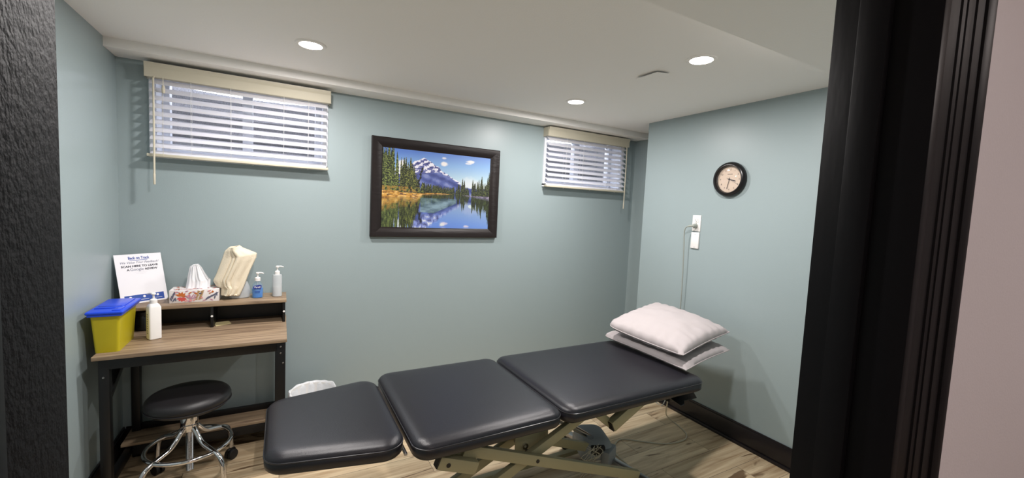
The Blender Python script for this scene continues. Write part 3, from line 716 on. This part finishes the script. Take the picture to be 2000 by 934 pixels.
# tissue box ----------------------------------------------------------
tx0, tx1, ty0, ty1, tz = -.537, -.310, 2.895, 3.01, .8903
tb = thing('tissue_box', 'floral patterned tissue box with a white tissue pulled up', 'tissue box', ((tx0+tx1)/2, 2.95, tz))
TH = .072
def tubmat():
    mt = D.materials.new('floral_cardboard'); mt.use_nodes = True; n, l = nodes(mt)
    vc = n.new('ShaderNodeVertexColor'); vc.layer_name = 'print'; l.new(vc.outputs[0], n['Principled BSDF'].inputs['Base Color']); n['Principled BSDF'].inputs['Roughness'].default_value = .45
    return mt
bx = MB().box((tx0, ty0, tz), (tx1, ty1, tz+TH), .0015).build('carton', mat('tissue_carton_white', (232, 226, 224), .5), tb)
# printed flowers, thin petals on front and top
def petal(L, w, k=8):
    return [(L*i/k, w*math.sin(PI*i/k)**.8) for i in range(k+1)] + [(L*i/k, -w*math.sin(PI*i/k)**.8) for i in range(k-1, 0, -1)]
F = FACE_Y(tx0, ty0, tz)
mats = {'orange': (196, 110, 50), 'red': (206, 84, 78), 'grey': (96, 98, 118), 'mauve': (186, 128, 150), 'ochre': (168, 128, 60), 'pink': (222, 150, 150)}
prt = {k: MB() for k in mats}
ZN = [0]
def motif(colr, u, v, a, L, w, face=F, z=.0001):
    ZN[0] += 1; z = .00003*ZN[0] if face is F else .00002+.000012*ZN[0]
    prt[colr].prism(petal(L, w), .0004, face @ Matrix.Translation((u, v, z)) @ Matrix.Rotation(math.radians(a), 4, 'Z'))
def clipok(u, v, a, L, Wd, Hh):
    return 0 <= u+L*math.cos(math.radians(a)) <= Wd and 0 <= v+L*math.sin(math.radians(a)) <= Hh
TW = tx1-tx0
for a in (150, 110, 75, 40, 5): motif('orange', .052, .036, a, .027, .0055)
for a in (200, 235, 270, 300, 330): motif('red', .056, .030, a, .024, .006)
for i in range(7): motif('ochre', .128+.002*i, .014+.0075*i, 20, .02, .0028); motif('ochre', .128+.002*i, .014+.0075*i, 160, .016, .0028)
for i in range(4): motif('grey', .160+.013*i, .006+.009*i, 50-4*i, .034, .0042)
for (u, v, a, L_) in ((.014, .006, 60, .03), (.03, .01, 100, .022), (.148, .052, 200, .016), (.205, .012, 80, .028), (.218, .03, 100, .026), (.085, .05, 30, .02), (.11, .054, -20, .02)): motif('grey' if a > 50 else 'orange', u, v, a, L_, .0036)
for (u, v, a) in ((.03, .045, 130), (.022, .03, 160), (.08, .012, -30), (.15, .008, 10), (.2, .006, 150), (.11, .03, 60), (.12, .058, 170), (.07, .062, 20), (.045, .058, 160), (.19, .064, 190)): motif('mauve', u, v, a, .018, .0026)
for (u, v, a) in ((.085, .03, 90), (.105, .008, 40), (.14, .03, -40), (.175, .058, 30), (.035, .062, 190), (.068, .008, 20)): motif('pink', u, v, a, .016, .004)
for i in range(4): motif('grey', .012+.003*i, .012+.011*i, 110-10*i, .022, .0035)
for a in (60, 100, 140, 20): motif('mauve', .095, .02, a, .034, .0028)
for a in (180, 215, 250): motif('pink', .1, .016, a, .012, .004)
for a in (30, 60, 200): motif('orange', .192, .052, a, .014, .003)
F2 = Matrix.Translation((tx0, ty0, tz+TH))
rr_ = random.Random(5)
for i in range(90):
    u, v = rr_.uniform(.012, TW-.012), rr_.choice([rr_.uniform(.008, .03), rr_.uniform(.085, .107)]); a = rr_.uniform(0, 360)
    if clipok(u, v, a, .02, TW, .115): motif(rr_.choice(list(mats)), u, v, a, .02, .003, F2)
F3 = Matrix(((0, 0, -1, tx0), (-1, 0, 0, ty1), (0, 1, 0, tz), (0, 0, 0, 1)))
for k, bb_ in prt.items(): bb_.build('printed_flowers', mat('print_'+k, mats[k], .6), bx, smooth=False)
def ribbon_surface(b, left, right, yf, n=26, mcols=26, thick=.002):
    """sheet between two boundary curves (t in 0..1) with depth yf(s,t)"""
    t = bmesh.new(); G = []
    for i in range(n+1):
        v = i/n; L = left(v); R = right(v); row = []
        for j in range(mcols+1):
            s_ = j/mcols; row.append(t.verts.new((L[0]*(1-s_)+R[0]*s_, yf(s_, v), L[1]*(1-s_)+R[1]*s_)))
        G.append(row)
    for a, c_ in zip(G, G[1:]):
        for j in range(mcols): t.faces.new((a[j], a[j+1], c_[j+1], c_[j]))
    b.merge(t)
def interp(pts):
    ts = [p[0] for p in pts]
    return lambda v: (float(np.interp(v, ts, [p[1] for p in pts])), float(np.interp(v, ts, [p[2] for p in pts])))
zt = tz+TH
Lf = interp([(0, -.437, zt+.135), (.15, -.452, zt+.125), (.5, -.465, zt+.06), (1, -.474, zt-.004)])
Rf = interp([(0, -.415, zt+.138), (.15, -.400, zt+.118), (.35, -.385, zt+.085), (.62, -.366, zt+.05), (.66, -.358, zt+.046), (1, -.36, zt-.004)])
b = MB(); ribbon_surface(b, Lf, Rf, lambda s_, v: 2.952-.016*math.sin(s_*PI)*(.4+v)+.006*math.sin(s_*15+v*3)*(.3+v)+.003*math.sin(s_*37))
ribbon_surface(b, Lf, Rf, lambda s_, v: 2.962+.014*math.sin(s_*PI)*(.4+v)+.005*math.sin(s_*13+2)*(.3+v))
b.build('tissue', M_tissue, tb, solid=.001, angle=80)

# towel over a spray jug --------------------------------------------
x, y, z = -.215, 2.955, .8903
jg = thing('plastic_jug', 'white translucent plastic jug mostly hidden under the cream towel', 'bottle', (x, y, z))
def oval(cx, cyy, zz, a, c_, n=28): return [(cx+a*math.cos(2*PI*k/n), cyy+c_*math.sin(2*PI*k/n), zz) for k in range(n)]
MB().loft([oval(x, y, z, .045, .022), oval(x, y, z+.005, .052, .028), oval(x+.002, y, z+.03, .054, .030), oval(x+.002, y, z+.065, .051, .030), oval(x-.002, y, z+.1, .042, .027), oval(x-.008, y, z+.125, .028, .022), oval(x-.01, y, z+.14, .016, .015), oval(x-.01, y, z+.17, .015, .015)]).build('body', M_frost, jg)
MB().cyl((x-.01, y, z+.165), (x-.01, y, z+.2), .017, 20, bev=.002).box((x-.045, y-.008, z+.2), (x+.03, y+.008, z+.225), .005).box((x-.042, y-.005, z+.165), (x-.036, y+.003, z+.21), .002).build('trigger_head', M_white, jg)
tw = D.objects
tL = interp([(0, -.262, 1.195), (.08, -.282, 1.175), (.25, -.300, 1.115), (.5, -.322, 1.045), (.66, -.338, 1.005), (.74, -.325, .975), (.80, -.300, .962), (.82, -.300, .955), (1, -.300, .918)])
tR = interp([(0, -.218, 1.205), (.08, -.198, 1.19), (.2, -.130, 1.160), (.3, -.133, 1.135), (.5, -.165, 1.055), (.75, -.192, .97), (.92, -.215, .915), (1, -.232, .918)])
def ty_(s_, v, side=1):
    f = .007*math.sin(s_*9+v*1.5)+.0045*math.sin(s_*21+v*4)*(.3+v)
    f += .020*math.exp(-((s_-.42+.05*v)/.022)**2)*min(1, v*8) + .014*math.exp(-((s_-.30+.03*v)/.018)**2)*min(1, v*6) + .010*math.exp(-((s_-.54+.02*v)/.016)**2)*max(0, min(1, (v-.4)*5))
    return 2.925 - side*(.028*math.sin(min(1, max(0, s_))*PI)**.6) + f*side
b = MB(); ribbon_surface(b, tL, tR, lambda s_, v: ty_(s_, v, 1), 60, 60)
ribbon_surface(b, tL, tR, lambda s_, v: 2.965+.024*math.sin(s_*PI)**.6*(1-.2*v)-.02*(s_ < .02)-.02*(s_ > .98), 40, 30)
to = b.build('towel', M_towel, base=(-.23, 2.94, 1.1), solid=.009, angle=80)
tag(to, 'cream terry towel draped over the white jug on the raised shelf', 'towel')

# hand sanitiser --------------------------------------------------------
x, y, z = -.121, 2.93, .8903
p = thing('sanitizer_bottle', 'clear pump bottle of blue hand sanitizer on the raised shelf', 'bottle', (x, y, z))
MB().loft([oval(x, y, z, .027, .016), oval(x, y, z+.004, .0305, .019), oval(x, y, z+.055, .0305, .019), oval(x, y, z+.082, .026, .017), oval(x, y, z+.098, .014, .012), oval(x, y, z+.106, .011, .011)]).build('body', M_gelbottle, p)
MB().loft([oval(x, y, z+.003, .0255, .0145), oval(x, y, z+.058, .0285, .017), oval(x, y, z+.0585, .027, .016)]).build('gel', M_gel, p)
b = MB(); pump_head(b, x, y, z+.104, 1.1, math.radians(-15), .0135); b.cyl((x, y, z+.02), (x, y, z+.104), .003, 8); b.build('pump', M_white, p)
lb = MB().prism([(-.02, 0), (.02, 0), (.022, .02), (.012, .024), (-.018, .018), (-.022, .008)], .0006, FACE_Y(x, y-.0196, z+.058)).build('label_patch', mat('navy_label', (40, 52, 140), .5), p)
MB().text('Purell', .015, FACE_Y(x, y-.0203, z+.0635), .0002, sx=.9, off=.0003).build('label_lettering', M_white, lb, smooth=False)
MB().box((x-.015, y-.0196, z+.04), (x+.014, y-.0192, z+.0425)).box((x-.013, y-.0196, z+.034), (x+.012, y-.0192, z+.036)).build('printed_lines', mat('navy_ink', (40, 70, 150), .5), p, smooth=False)
# frosted lotion pump bottle
x, y, z = -.017, 2.945, .8903
p = thing('pump_bottle', 'tall frosted white pump bottle at the right end of the shelf', 'bottle', (x, y, z))
MB().lathe([(0, 0), (.023, 0), (.0262, .004), (.0266, .128), (.024, .135), (.012, .138), (.012, .142), (0, .142)], Matrix.Translation((x, y, z)), 32).build('body', M_frost, p)
MB().lathe([(0, .002), (.0245, .003), (.0252, .006), (.0254, .062), (0, .063)], Matrix.Translation((x, y, z)), 32).build('lotion', M_white, p)
b = MB(); pump_head(b, x, y, z+.136, 1.15, math.radians(-8), .0125); b.build('pump', M_white, p)

# ------------------------------------------------------------------ wastebasket
x, y = .185, 2.845
wb = thing('wastebasket', 'white bag-lined wastebasket against the wall behind the treatment table', 'wastebasket', (x, y, 0))
MB().lathe([(0, .002), (.098, .002), (.102, .006), (.128, .286), (.132, .288), (.132, .292), (.124, .292), (.098, .012), (0, .012)], Matrix.Translation((x, y, 0)), 40).build('bin', M_white, wb)
t = bmesh.new(); rings = []
prof = [(.112, .186), (.121, .276), (.128, .298), (.134, .300), (.138, .291), (.137, .256), (.134, .216), (.131, .186)]
for (rr, zz) in prof:
    rings.append([t.verts.new((x+(rr+.0035*math.sin(k*.9+zz*30)*(1 if zz < .286 else .4)+.003*noise.noise(Vector((k*.5, zz*20, 1))))*math.cos(2*PI*k/72), y+(rr+.003*math.sin(k*1.3))*math.sin(2*PI*k/72), zz+.014*noise.noise(Vector((math.cos(2*PI*k/72)*2.4, math.sin(2*PI*k/72)*2.4, zz))))) for k in range(72)])
for a, c_ in zip(rings, rings[1:]):
    for k in range(72): t.faces.new((a[k], a[(k+1) % 72], c_[(k+1) % 72], c_[k]))
MB().merge(t).build('liner_bag', M_bag, wb, angle=60)

# ------------------------------------------------------------------ stool
sx, sy = -.402, 2.575
st = thing('rolling_stool', 'round black vinyl rolling stool with chrome base before the desk', 'stool', (sx, sy, 0))
TS = Matrix.Translation((sx, sy, 0))
seat = MB().lathe([(0, .425), (.15, .425), (.163, .428), (.172, .438), (.178, .452), (.179, .466), (.174, .480), (.163, .491), (.14, .498), (.1, .502), (.05, .504), (0, .5045)], TS, 64).build('seat', M_vinyl2, st)
MB().tube([(sx+.1785*math.cos(2*PI*k/60), sy+.1785*math.sin(2*PI*k/60), .447) for k in range(60)], .0025, 6, closed=True).build('seam', M_piping, seat)
MB().lathe([(0, .425), (.08, .425), (.08, .419), (.04, .416), (.0, .416)], TS, 32).build('seat_plate', M_steel, st)
MB().lathe([(.0, .30), (.036, .30), (.038, .303), (.038, .40), (.034, .41), (0, .418)], TS, 40).build('hub', M_chrome, st)
prof = [(0, .085)]
zz = .085
while zz < .305: prof += [(.0135, zz), (.0165, zz+.0028), (.0135, zz+.0056)]; zz += .0062
prof += [(0, .306)]
MB().lathe(prof, TS, 20).build('screw_post', M_chrome, st)
MB().tube([(sx+.178*math.cos(2*PI*k/72), sy+.178*math.sin(2*PI*k/72), .222) for k in range(72)], .0095, 12, closed=True).build('foot_ring', M_chrome, st)
for a in (48, 133, 228, 312):
    ca, sa = math.cos(math.radians(a)), math.sin(math.radians(a))
    pth = [(.028, .318), (.045, .30), (.07, .27), (.10, .246), (.145, .232), (.185, .219), (.218, .198), (.236, .16), (.242, .11), (.242, .07)]
    MB().tube([(sx+r_*ca, sy+r_*sa, z_) for r_, z_ in pth], .0115, 12, smooth=5).build('leg', M_chrome, st)
    cx_, cy_ = sx+.242*ca, sy+.242*sa
    cs = MB(); ax = Vector((-sa, ca, 0))
    for s in (-1, 1):
        c0 = Vector((cx_, cy_, .0285))+ax*s*.004; cs.cyl(c0, c0+ax*s*.017, .028, 26, bev=.004)
    cs.cyl((cx_, cy_, .05), (cx_, cy_, .074), .009, 14)
    cc_ = cs.build('caster', M_rubber, st)
    q = MB(); q.tube([(cx_+ca*.026, cy_+sa*.026, .035), (cx_+ca*.018, cy_+sa*.018, .055), (cx_, cy_, .0625), (cx_-ca*.02, cy_-sa*.02, .055)], .006, 8, smooth=4); q.build('caster_hood', M_blackmetal, cc_)

# ------------------------------------------------------------------ treatment table
tt = thing('treatment_table', 'black three-section treatment table on a beige scissor-lift base', 'treatment table', (1.0, 1.75, 0))
def rpoly(c, r, ins, z, n=8):
    """rounded quad; c = corners CCW"""
    c = [Vector((p[0], p[1])) for p in c]; N = 4; cc_ = []
    for i in range(N):
        a, b_, d = c[i-1], c[i], c[(i+1) % N]
        e1 = (b_-a).normalized(); e2 = (d-b_).normalized(); n1 = Vector((-e1.y, e1.x)); n2 = Vector((-e2.y, e2.x))
        A = Matrix(((n1.x, n1.y), (n2.x, n2.y))); rhs = Vector((n1.dot(b_)+ins, n2.dot(b_)+ins)); cc_.append(A.inverted() @ rhs)
    out = []; r = max(.006, r-ins)
    for i in range(N):
        a, b_, d = cc_[i-1], cc_[i], cc_[(i+1) % N]
        e1 = (b_-a).normalized(); e2 = (d-b_).normalized(); ang = math.acos(max(-1, min(1, e1.dot(e2))))
        dd = r*math.tan(ang/2); p0 = b_-e1*dd; ctr = p0+Vector((-e1.y, e1.x))*r; st_ = math.atan2((p0-ctr).y, (p0-ctr).x)
        for k in range(n): a_ = st_+ang*k/(n-1); out.append((ctr.x+r*math.cos(a_), ctr.y+r*math.sin(a_), z))
    return out
def cushion(name, c, ztop, r=.06):
    L = [(.02, -.072), (.008, -.070), (.001, -.062), (0, -.05), (0, -.031), (.0035, -.0285), (.001, -.026), (.0025, -.021), (.0065, -.0155), (.012, -.011), (.019, -.0072), (.028, -.004), (.038, -.0018), (.052, -.0004), (.08, .0006), (.14, .0012), (.22, .0016)]
    b = MB(); b.loft([rpoly(c, r, i_, ztop+z_) for i_, z_ in L]); o = b.build(name, M_vinyl, tt, angle=60)
    MB().tube(rpoly(c, r, .0005, ztop-.0275), .0026, 8, closed=True).build('piping', M_piping, o)
    MB().loft([rpoly(c, r, .03, ztop-.084), rpoly(c, r, .03, ztop-.07)]).build('base_board', M_blackmetal, o)
    return o
ZT = .643
cushion('foot_cushion', [(-.047, 1.535), (.412, 1.437), (.412, 2.092), (-.047, 2.005)], ZT-.002, .075)
cushion('middle_cushion', [(.428, 1.392), (1.083, 1.392), (1.083, 2.125), (.428, 2.125)], ZT, .065)
cushion('head_cushion', [(1.093, 1.392), (2.022, 1.392), (2.022, 2.125), (1.093, 2.125)], ZT, .065)
# hidden face rest that carries the pillows
b = MB(); c4 = [(2.07, 1.76), (2.36, 1.76), (2.36, 2.06), (2.07, 2.06)]
b.loft([rpoly(c4, .05, i_, ZT-.012+z_) for i_, z_ in [(.01, -.05), (0, -.04), (0, -.012), (.008, -.003), (.03, 0), (.08, .001)]]); b.build('face_rest', M_vinyl, tt, angle=60)
for y in (1.83, 1.98): MB().beam((1.9, y, .562), (2.2, y, .562), .02, .02).build('face_rest_arm', M_steel, tt)
# upper steel frame under the cushions
def beam(nm, p0, p1, w=.03, h=.05, m=M_olive, upv=(0, 0, 1), bev=.003): return MB().beam(p0, p1, w, h, bev, upv).build(nm, m, tt)
for y in (1.66, 1.95):
    beam('top_rail', (.46, y, .545), (1.06, y, .545), .03, .025, M_blackmetal); beam('top_rail', (1.12, y, .545), (1.95, y, .545), .03, .025, M_blackmetal)
for x in (.5, 1.02, 1.16, 1.88): beam('cross_rail', (x, 1.56, .545), (x, 1.98, .545), .025, .024, M_blackmetal)
beam('hinge_bar', (.42, 1.50, .555), (.42, 2.03, .555), .012, .012, M_steel)
beam('hinge_bar', (1.088, 1.44, .56), (1.088, 2.06, .56), .01, .01, M_steel)
def arm(nm, p0, p1, w=.028, h=.047, bolts=()):
    o = beam(nm, p0, p1, w, h)
    for q in bolts: MB().cyl((q[0], q[1]-.017, q[2]), (q[0], q[1]-.010, q[2]), .0085, 16).build('bolt', M_blackmetal, o)
    return o
YA, YBm = 1.50, 1.70
arm('scissor_arm', (.655, YA, .519), (1.66, YA, .130), bolts=[(1.011, YA, .382)])
arm('scissor_arm', (1.385, YA+.045, .545), (.33, YA+.045, .075))
arm('scissor_arm', (.655, YBm+.045, .519), (1.66, YBm+.045, .130))
arm('scissor_arm', (1.385, YBm, .545), (.33, YBm, .075))
# gusset plate between the arms, holding the actuator
MB().box((.95, 1.585, .36), (1.13, 1.592, .50), .002).build('gusset_plate', M_olive, tt)
MB().lathe([(.007, 0), (.014, 0), (.014, .01), (.007, .01)], FACE_Y(1.0, 1.585, .405), 20, closed=True).build('pivot_bush', M_chrome, tt)
beam('pivot_shaft', (1.011, 1.50, .375), (1.011, 1.74, .375), .018, .018, M_steel)
# brackets at the upper ends
o = beam('lift_bracket', (.538, 1.475, .513), (.70, 1.475, .449), .04, .052, bev=.004)
MB().cyl((.575, 1.453, .497), (.575, 1.459, .497), .009, 16).build('bolt', M_blackmetal, o)
MB().beam((.534, 1.475, .5145), (.538, 1.475, .513), .034, .046, 0).build('dark_open_end', M_blackmetal, o)  # tube is open here; black block stands in for the shade inside
beam('bracket_link', (.60, 1.51, .56), (.66, 1.51, .47), .02, .04)
o = beam('lift_bracket', (1.425, 1.475, .461), (1.63, 1.475, .566), .04, .054, bev=.004)
MB().cyl((1.60, 1.453, .551), (1.60, 1.459, .551), .009, 16).build('bolt', M_blackmetal, o)
MB().beam((1.4205, 1.475, .459), (1.425, 1.475, .461), .035, .045, 0).build('dark_open_end', M_blackmetal, o)  # dark inside of this open tube, likewise put in as black colour
beam('bracket_link', (1.31, 1.50, .565), (1.435, 1.50, .462), .03, .04)
# floor frame, casters
beam('base_tube', (1.70, 1.42, .105), (1.585, 2.06, .105), .04, .03, M_steel)
beam('base_tube', (.33, 1.42, .075), (.33, 2.06, .075), .05, .04)
for y in (1.56, 1.93): beam('base_rail', (.33, y, .045), (1.66, y, .045), .035, .025, M_olive)
for (x, y) in ((1.69, 1.47), (1.59, 2.03), (.33, 1.43), (.33, 2.05)):
    q = MB().cyl((x, y-.014, .045), (x, y+.014, .045), .0445, 28, bev=.005).build('caster', M_rubber, tt)
    MB().box((x-.012, y-.02, .04), (x+.012, y-.016, .1), .001).box((x-.012, y+.016, .04), (x+.012, y+.02, .1), .001).build('caster_fork', M_steel, q)
# lift motor: gearbox lump + housing + rod
def blob(loops): return MB().loft(loops)
mo = blob([sq_ring(1.60, 1.80, .11, .09, .11, .04, 6, -.35), sq_ring(1.60, 1.80, .13, .10, .12, .05, 6, -.35), sq_ring(1.60, 1.80, .19, .095, .115, .05, 6, -.35), sq_ring(1.60, 1.81, .222, .075, .095, .05, 6, -.35), sq_ring(1.60, 1.81, .232, .045, .06, .04, 6, -.35)]).build('lift_motor', M_greymotor, tt, sub=1)
MB().beam((1.575, 1.66, .14), (1.68, 1.715, .14), .05, .09, .012).build('motor_cover', M_greymotor, mo)
MB().beam((1.53, 1.735, .18), (1.60, 1.70, .18), .06, .05, .004).build('motor_recess', M_blackmetal, mo)
MB().cyl((1.56, 1.76, .22), (1.17, 1.60, .50), .014, 18).build('actuator_rod', M_chrome, tt)
b = MB(); rr_ = random.Random(2)
for k in range(9):
    x0_ = 1.40+rr_.random()*.05; pts_ = [(1.43+rr_.random()*.08, 1.62+rr_.random()*.04, .26-rr_.random()*.02)]
    for j in range(4): pts_.append((1.37+rr_.random()*.14, 1.60+rr_.random()*.06, .23-j*.035-rr_.random()*.02))
    b.tube(pts_, .0017, 6, smooth=5)
tag(b.build('wire_bundle', M_cord, tt), kind='stuff')
# black folded steel bracket at the head end
hbm = MB()
hbm.prism([(1.856, 1.60), (1.835, 1.485), (1.809, 1.382), (1.842, 1.388), (1.88, 1.418), (1.975, 1.415), (2.066, 1.523), (2.085, 1.62)], .004, Matrix.Translation((0, 0, .526)))
hbm.box((1.838, 1.475, .50), (1.90, 1.60, .555), .002)
hb_ = hbm.build('head_bracket', M_blackmetal, tt)
MB().beam((1.80, 1.52, .55), (1.845, 1.50, .54), .03, .02).build('bracket_clip', M_steel, hb_)
MB().tube([(1.886, 1.527, .505), (1.89, 1.535, .44), (1.97, 1.60, .36), (2.2, 1.78, .21), (2.45, 1.95, .05), (2.515, 1.975, .006), (2.505, 1.922, .005), (2.465, 1.825, .005), (2.378, 1.775, .005), (2.228, 1.796, .005), (2.093, 1.89, .005), (2.0, 1.959, .005), (1.915, 1.934, .005), (1.845, 1.863, .005), (1.83, 1.76, .005), (1.80, 1.66, .02), (1.72, 1.62, .09)], .0036, 8, smooth=6).build('hand_control_cord', M_cord, tt)
MB().tube([(1.66, 1.50, .12), (1.75, 1.55, .06), (1.83, 1.62, .006), (1.79, 1.70, .005), (1.70, 1.78, .03), (1.66, 1.78, .12)], .003, 8, smooth=6).build('motor_cord', M_cord, tt)

# ------------------------------------------------------------------ pillows
def pillow(corners, thick, label, seed, sag=0, base=(0, 0, 0), bias=.5, pw=.42, wr=1):
    """corners: near-left, near-right, far-right, far-left (3-D seam corners)"""
    c = [Vector(p) for p in corners]; N = 44; b = MB()
    def surf(s_, v, sgn):
        # pull seam inward between corners
        pin = .028
        u_ = s_+pin*(.5-s_)*2*math.sin(PI*v)**.7; w_ = v+pin*(.5-v)*2*math.sin(PI*s_)**.7
        p = (c[0]*(1-u_)+c[1]*u_)*(1-w_)+(c[3]*(1-u_)+c[2]*u_)*w_
        p += ((c[0]+c[1]+c[2]+c[3])/4-p)*(.10 if s_ < .5 < v else .018)*abs((2*s_-1)*(2*v-1))**7
        p.z -= .012*math.sin(PI*v)*(1-s_)**3*(1 if thick > .1 else 0)
        h = (max(0, 4*s_*(1-s_))**pw)*(max(0, 4*v*(1-v))**pw)
        h *= thick*(bias if sgn > 0 else -(1-bias))
        e = min(s_, 1-s_, v, 1-v)
        wq = noise.noise(Vector((s_*5+seed, v*5, sgn)))*.008 + noise.noise(Vector((s_*11+seed, v*9, 3)))*.0045
        # radial creases running in from the seams
        ed = math.exp(-e*9)*min(1, e*22)
        cr = math.sin((s_ if min(v, 1-v) < min(s_, 1-s_) else v)*46+seed+3*noise.noise(Vector((s_*4, v*4, seed))))*.006*ed
        hh = h + (wq*min(1, e*10)+cr)*wr
        return Vector((p.x, p.y, p.z+hh + sag*math.sin(PI*s_)*math.sin(PI*v)))
    for sgn in (1, -1):
        t = bmesh.new(); G = [[t.verts.new(surf(j/N, i/N, sgn)) for j in range(N+1)] for i in range(N+1)]
        for a, d in zip(G, G[1:]):
            for j in range(N): t.faces.new((a[j], a[j+1], d[j+1], d[j]) if sgn > 0 else (a[j], d[j], d[j+1], a[j+1]))
        b.merge(t)
    bmesh.ops.remove_doubles(b.bm, verts=b.bm.verts, dist=.0006)
    seam = [surf(k/20, 0, 0) for k in range(20)] + [surf(1, k/20, 0) for k in range(20)] + [surf(1-k/20, 1, 0) for k in range(20)] + [surf(0, 1-k/20, 0) for k in range(20)]
    r = thing('pillow', label, 'pillow', base, 'pillows on the treatment table')
    o = b.build('pillow_body', M_pillow, r, angle=80)
    MB().tube(seam, .0028, 8, closed=True).build('seam_edge', M_pillow, o)
    return r
pillow([(1.93, 1.455, .670), (2.49, 1.575, .674), (2.60, 2.20, .676), (1.915, 2.15, .670)], .068, 'lower white pillow of the stack, flattened beneath the other', 2, base=(2.2, 1.8, .645), pw=.24, bias=.62, wr=.6)
pillow([(1.93, 1.485, .742), (2.55, 1.62, .772), (2.50, 2.20, .832), (1.872, 2.06, .768)], .12, 'upper white pillow, plump and bright, on top of the stack', 9, base=(2.2, 1.8, .72), bias=.66, pw=.33, wr=.8)
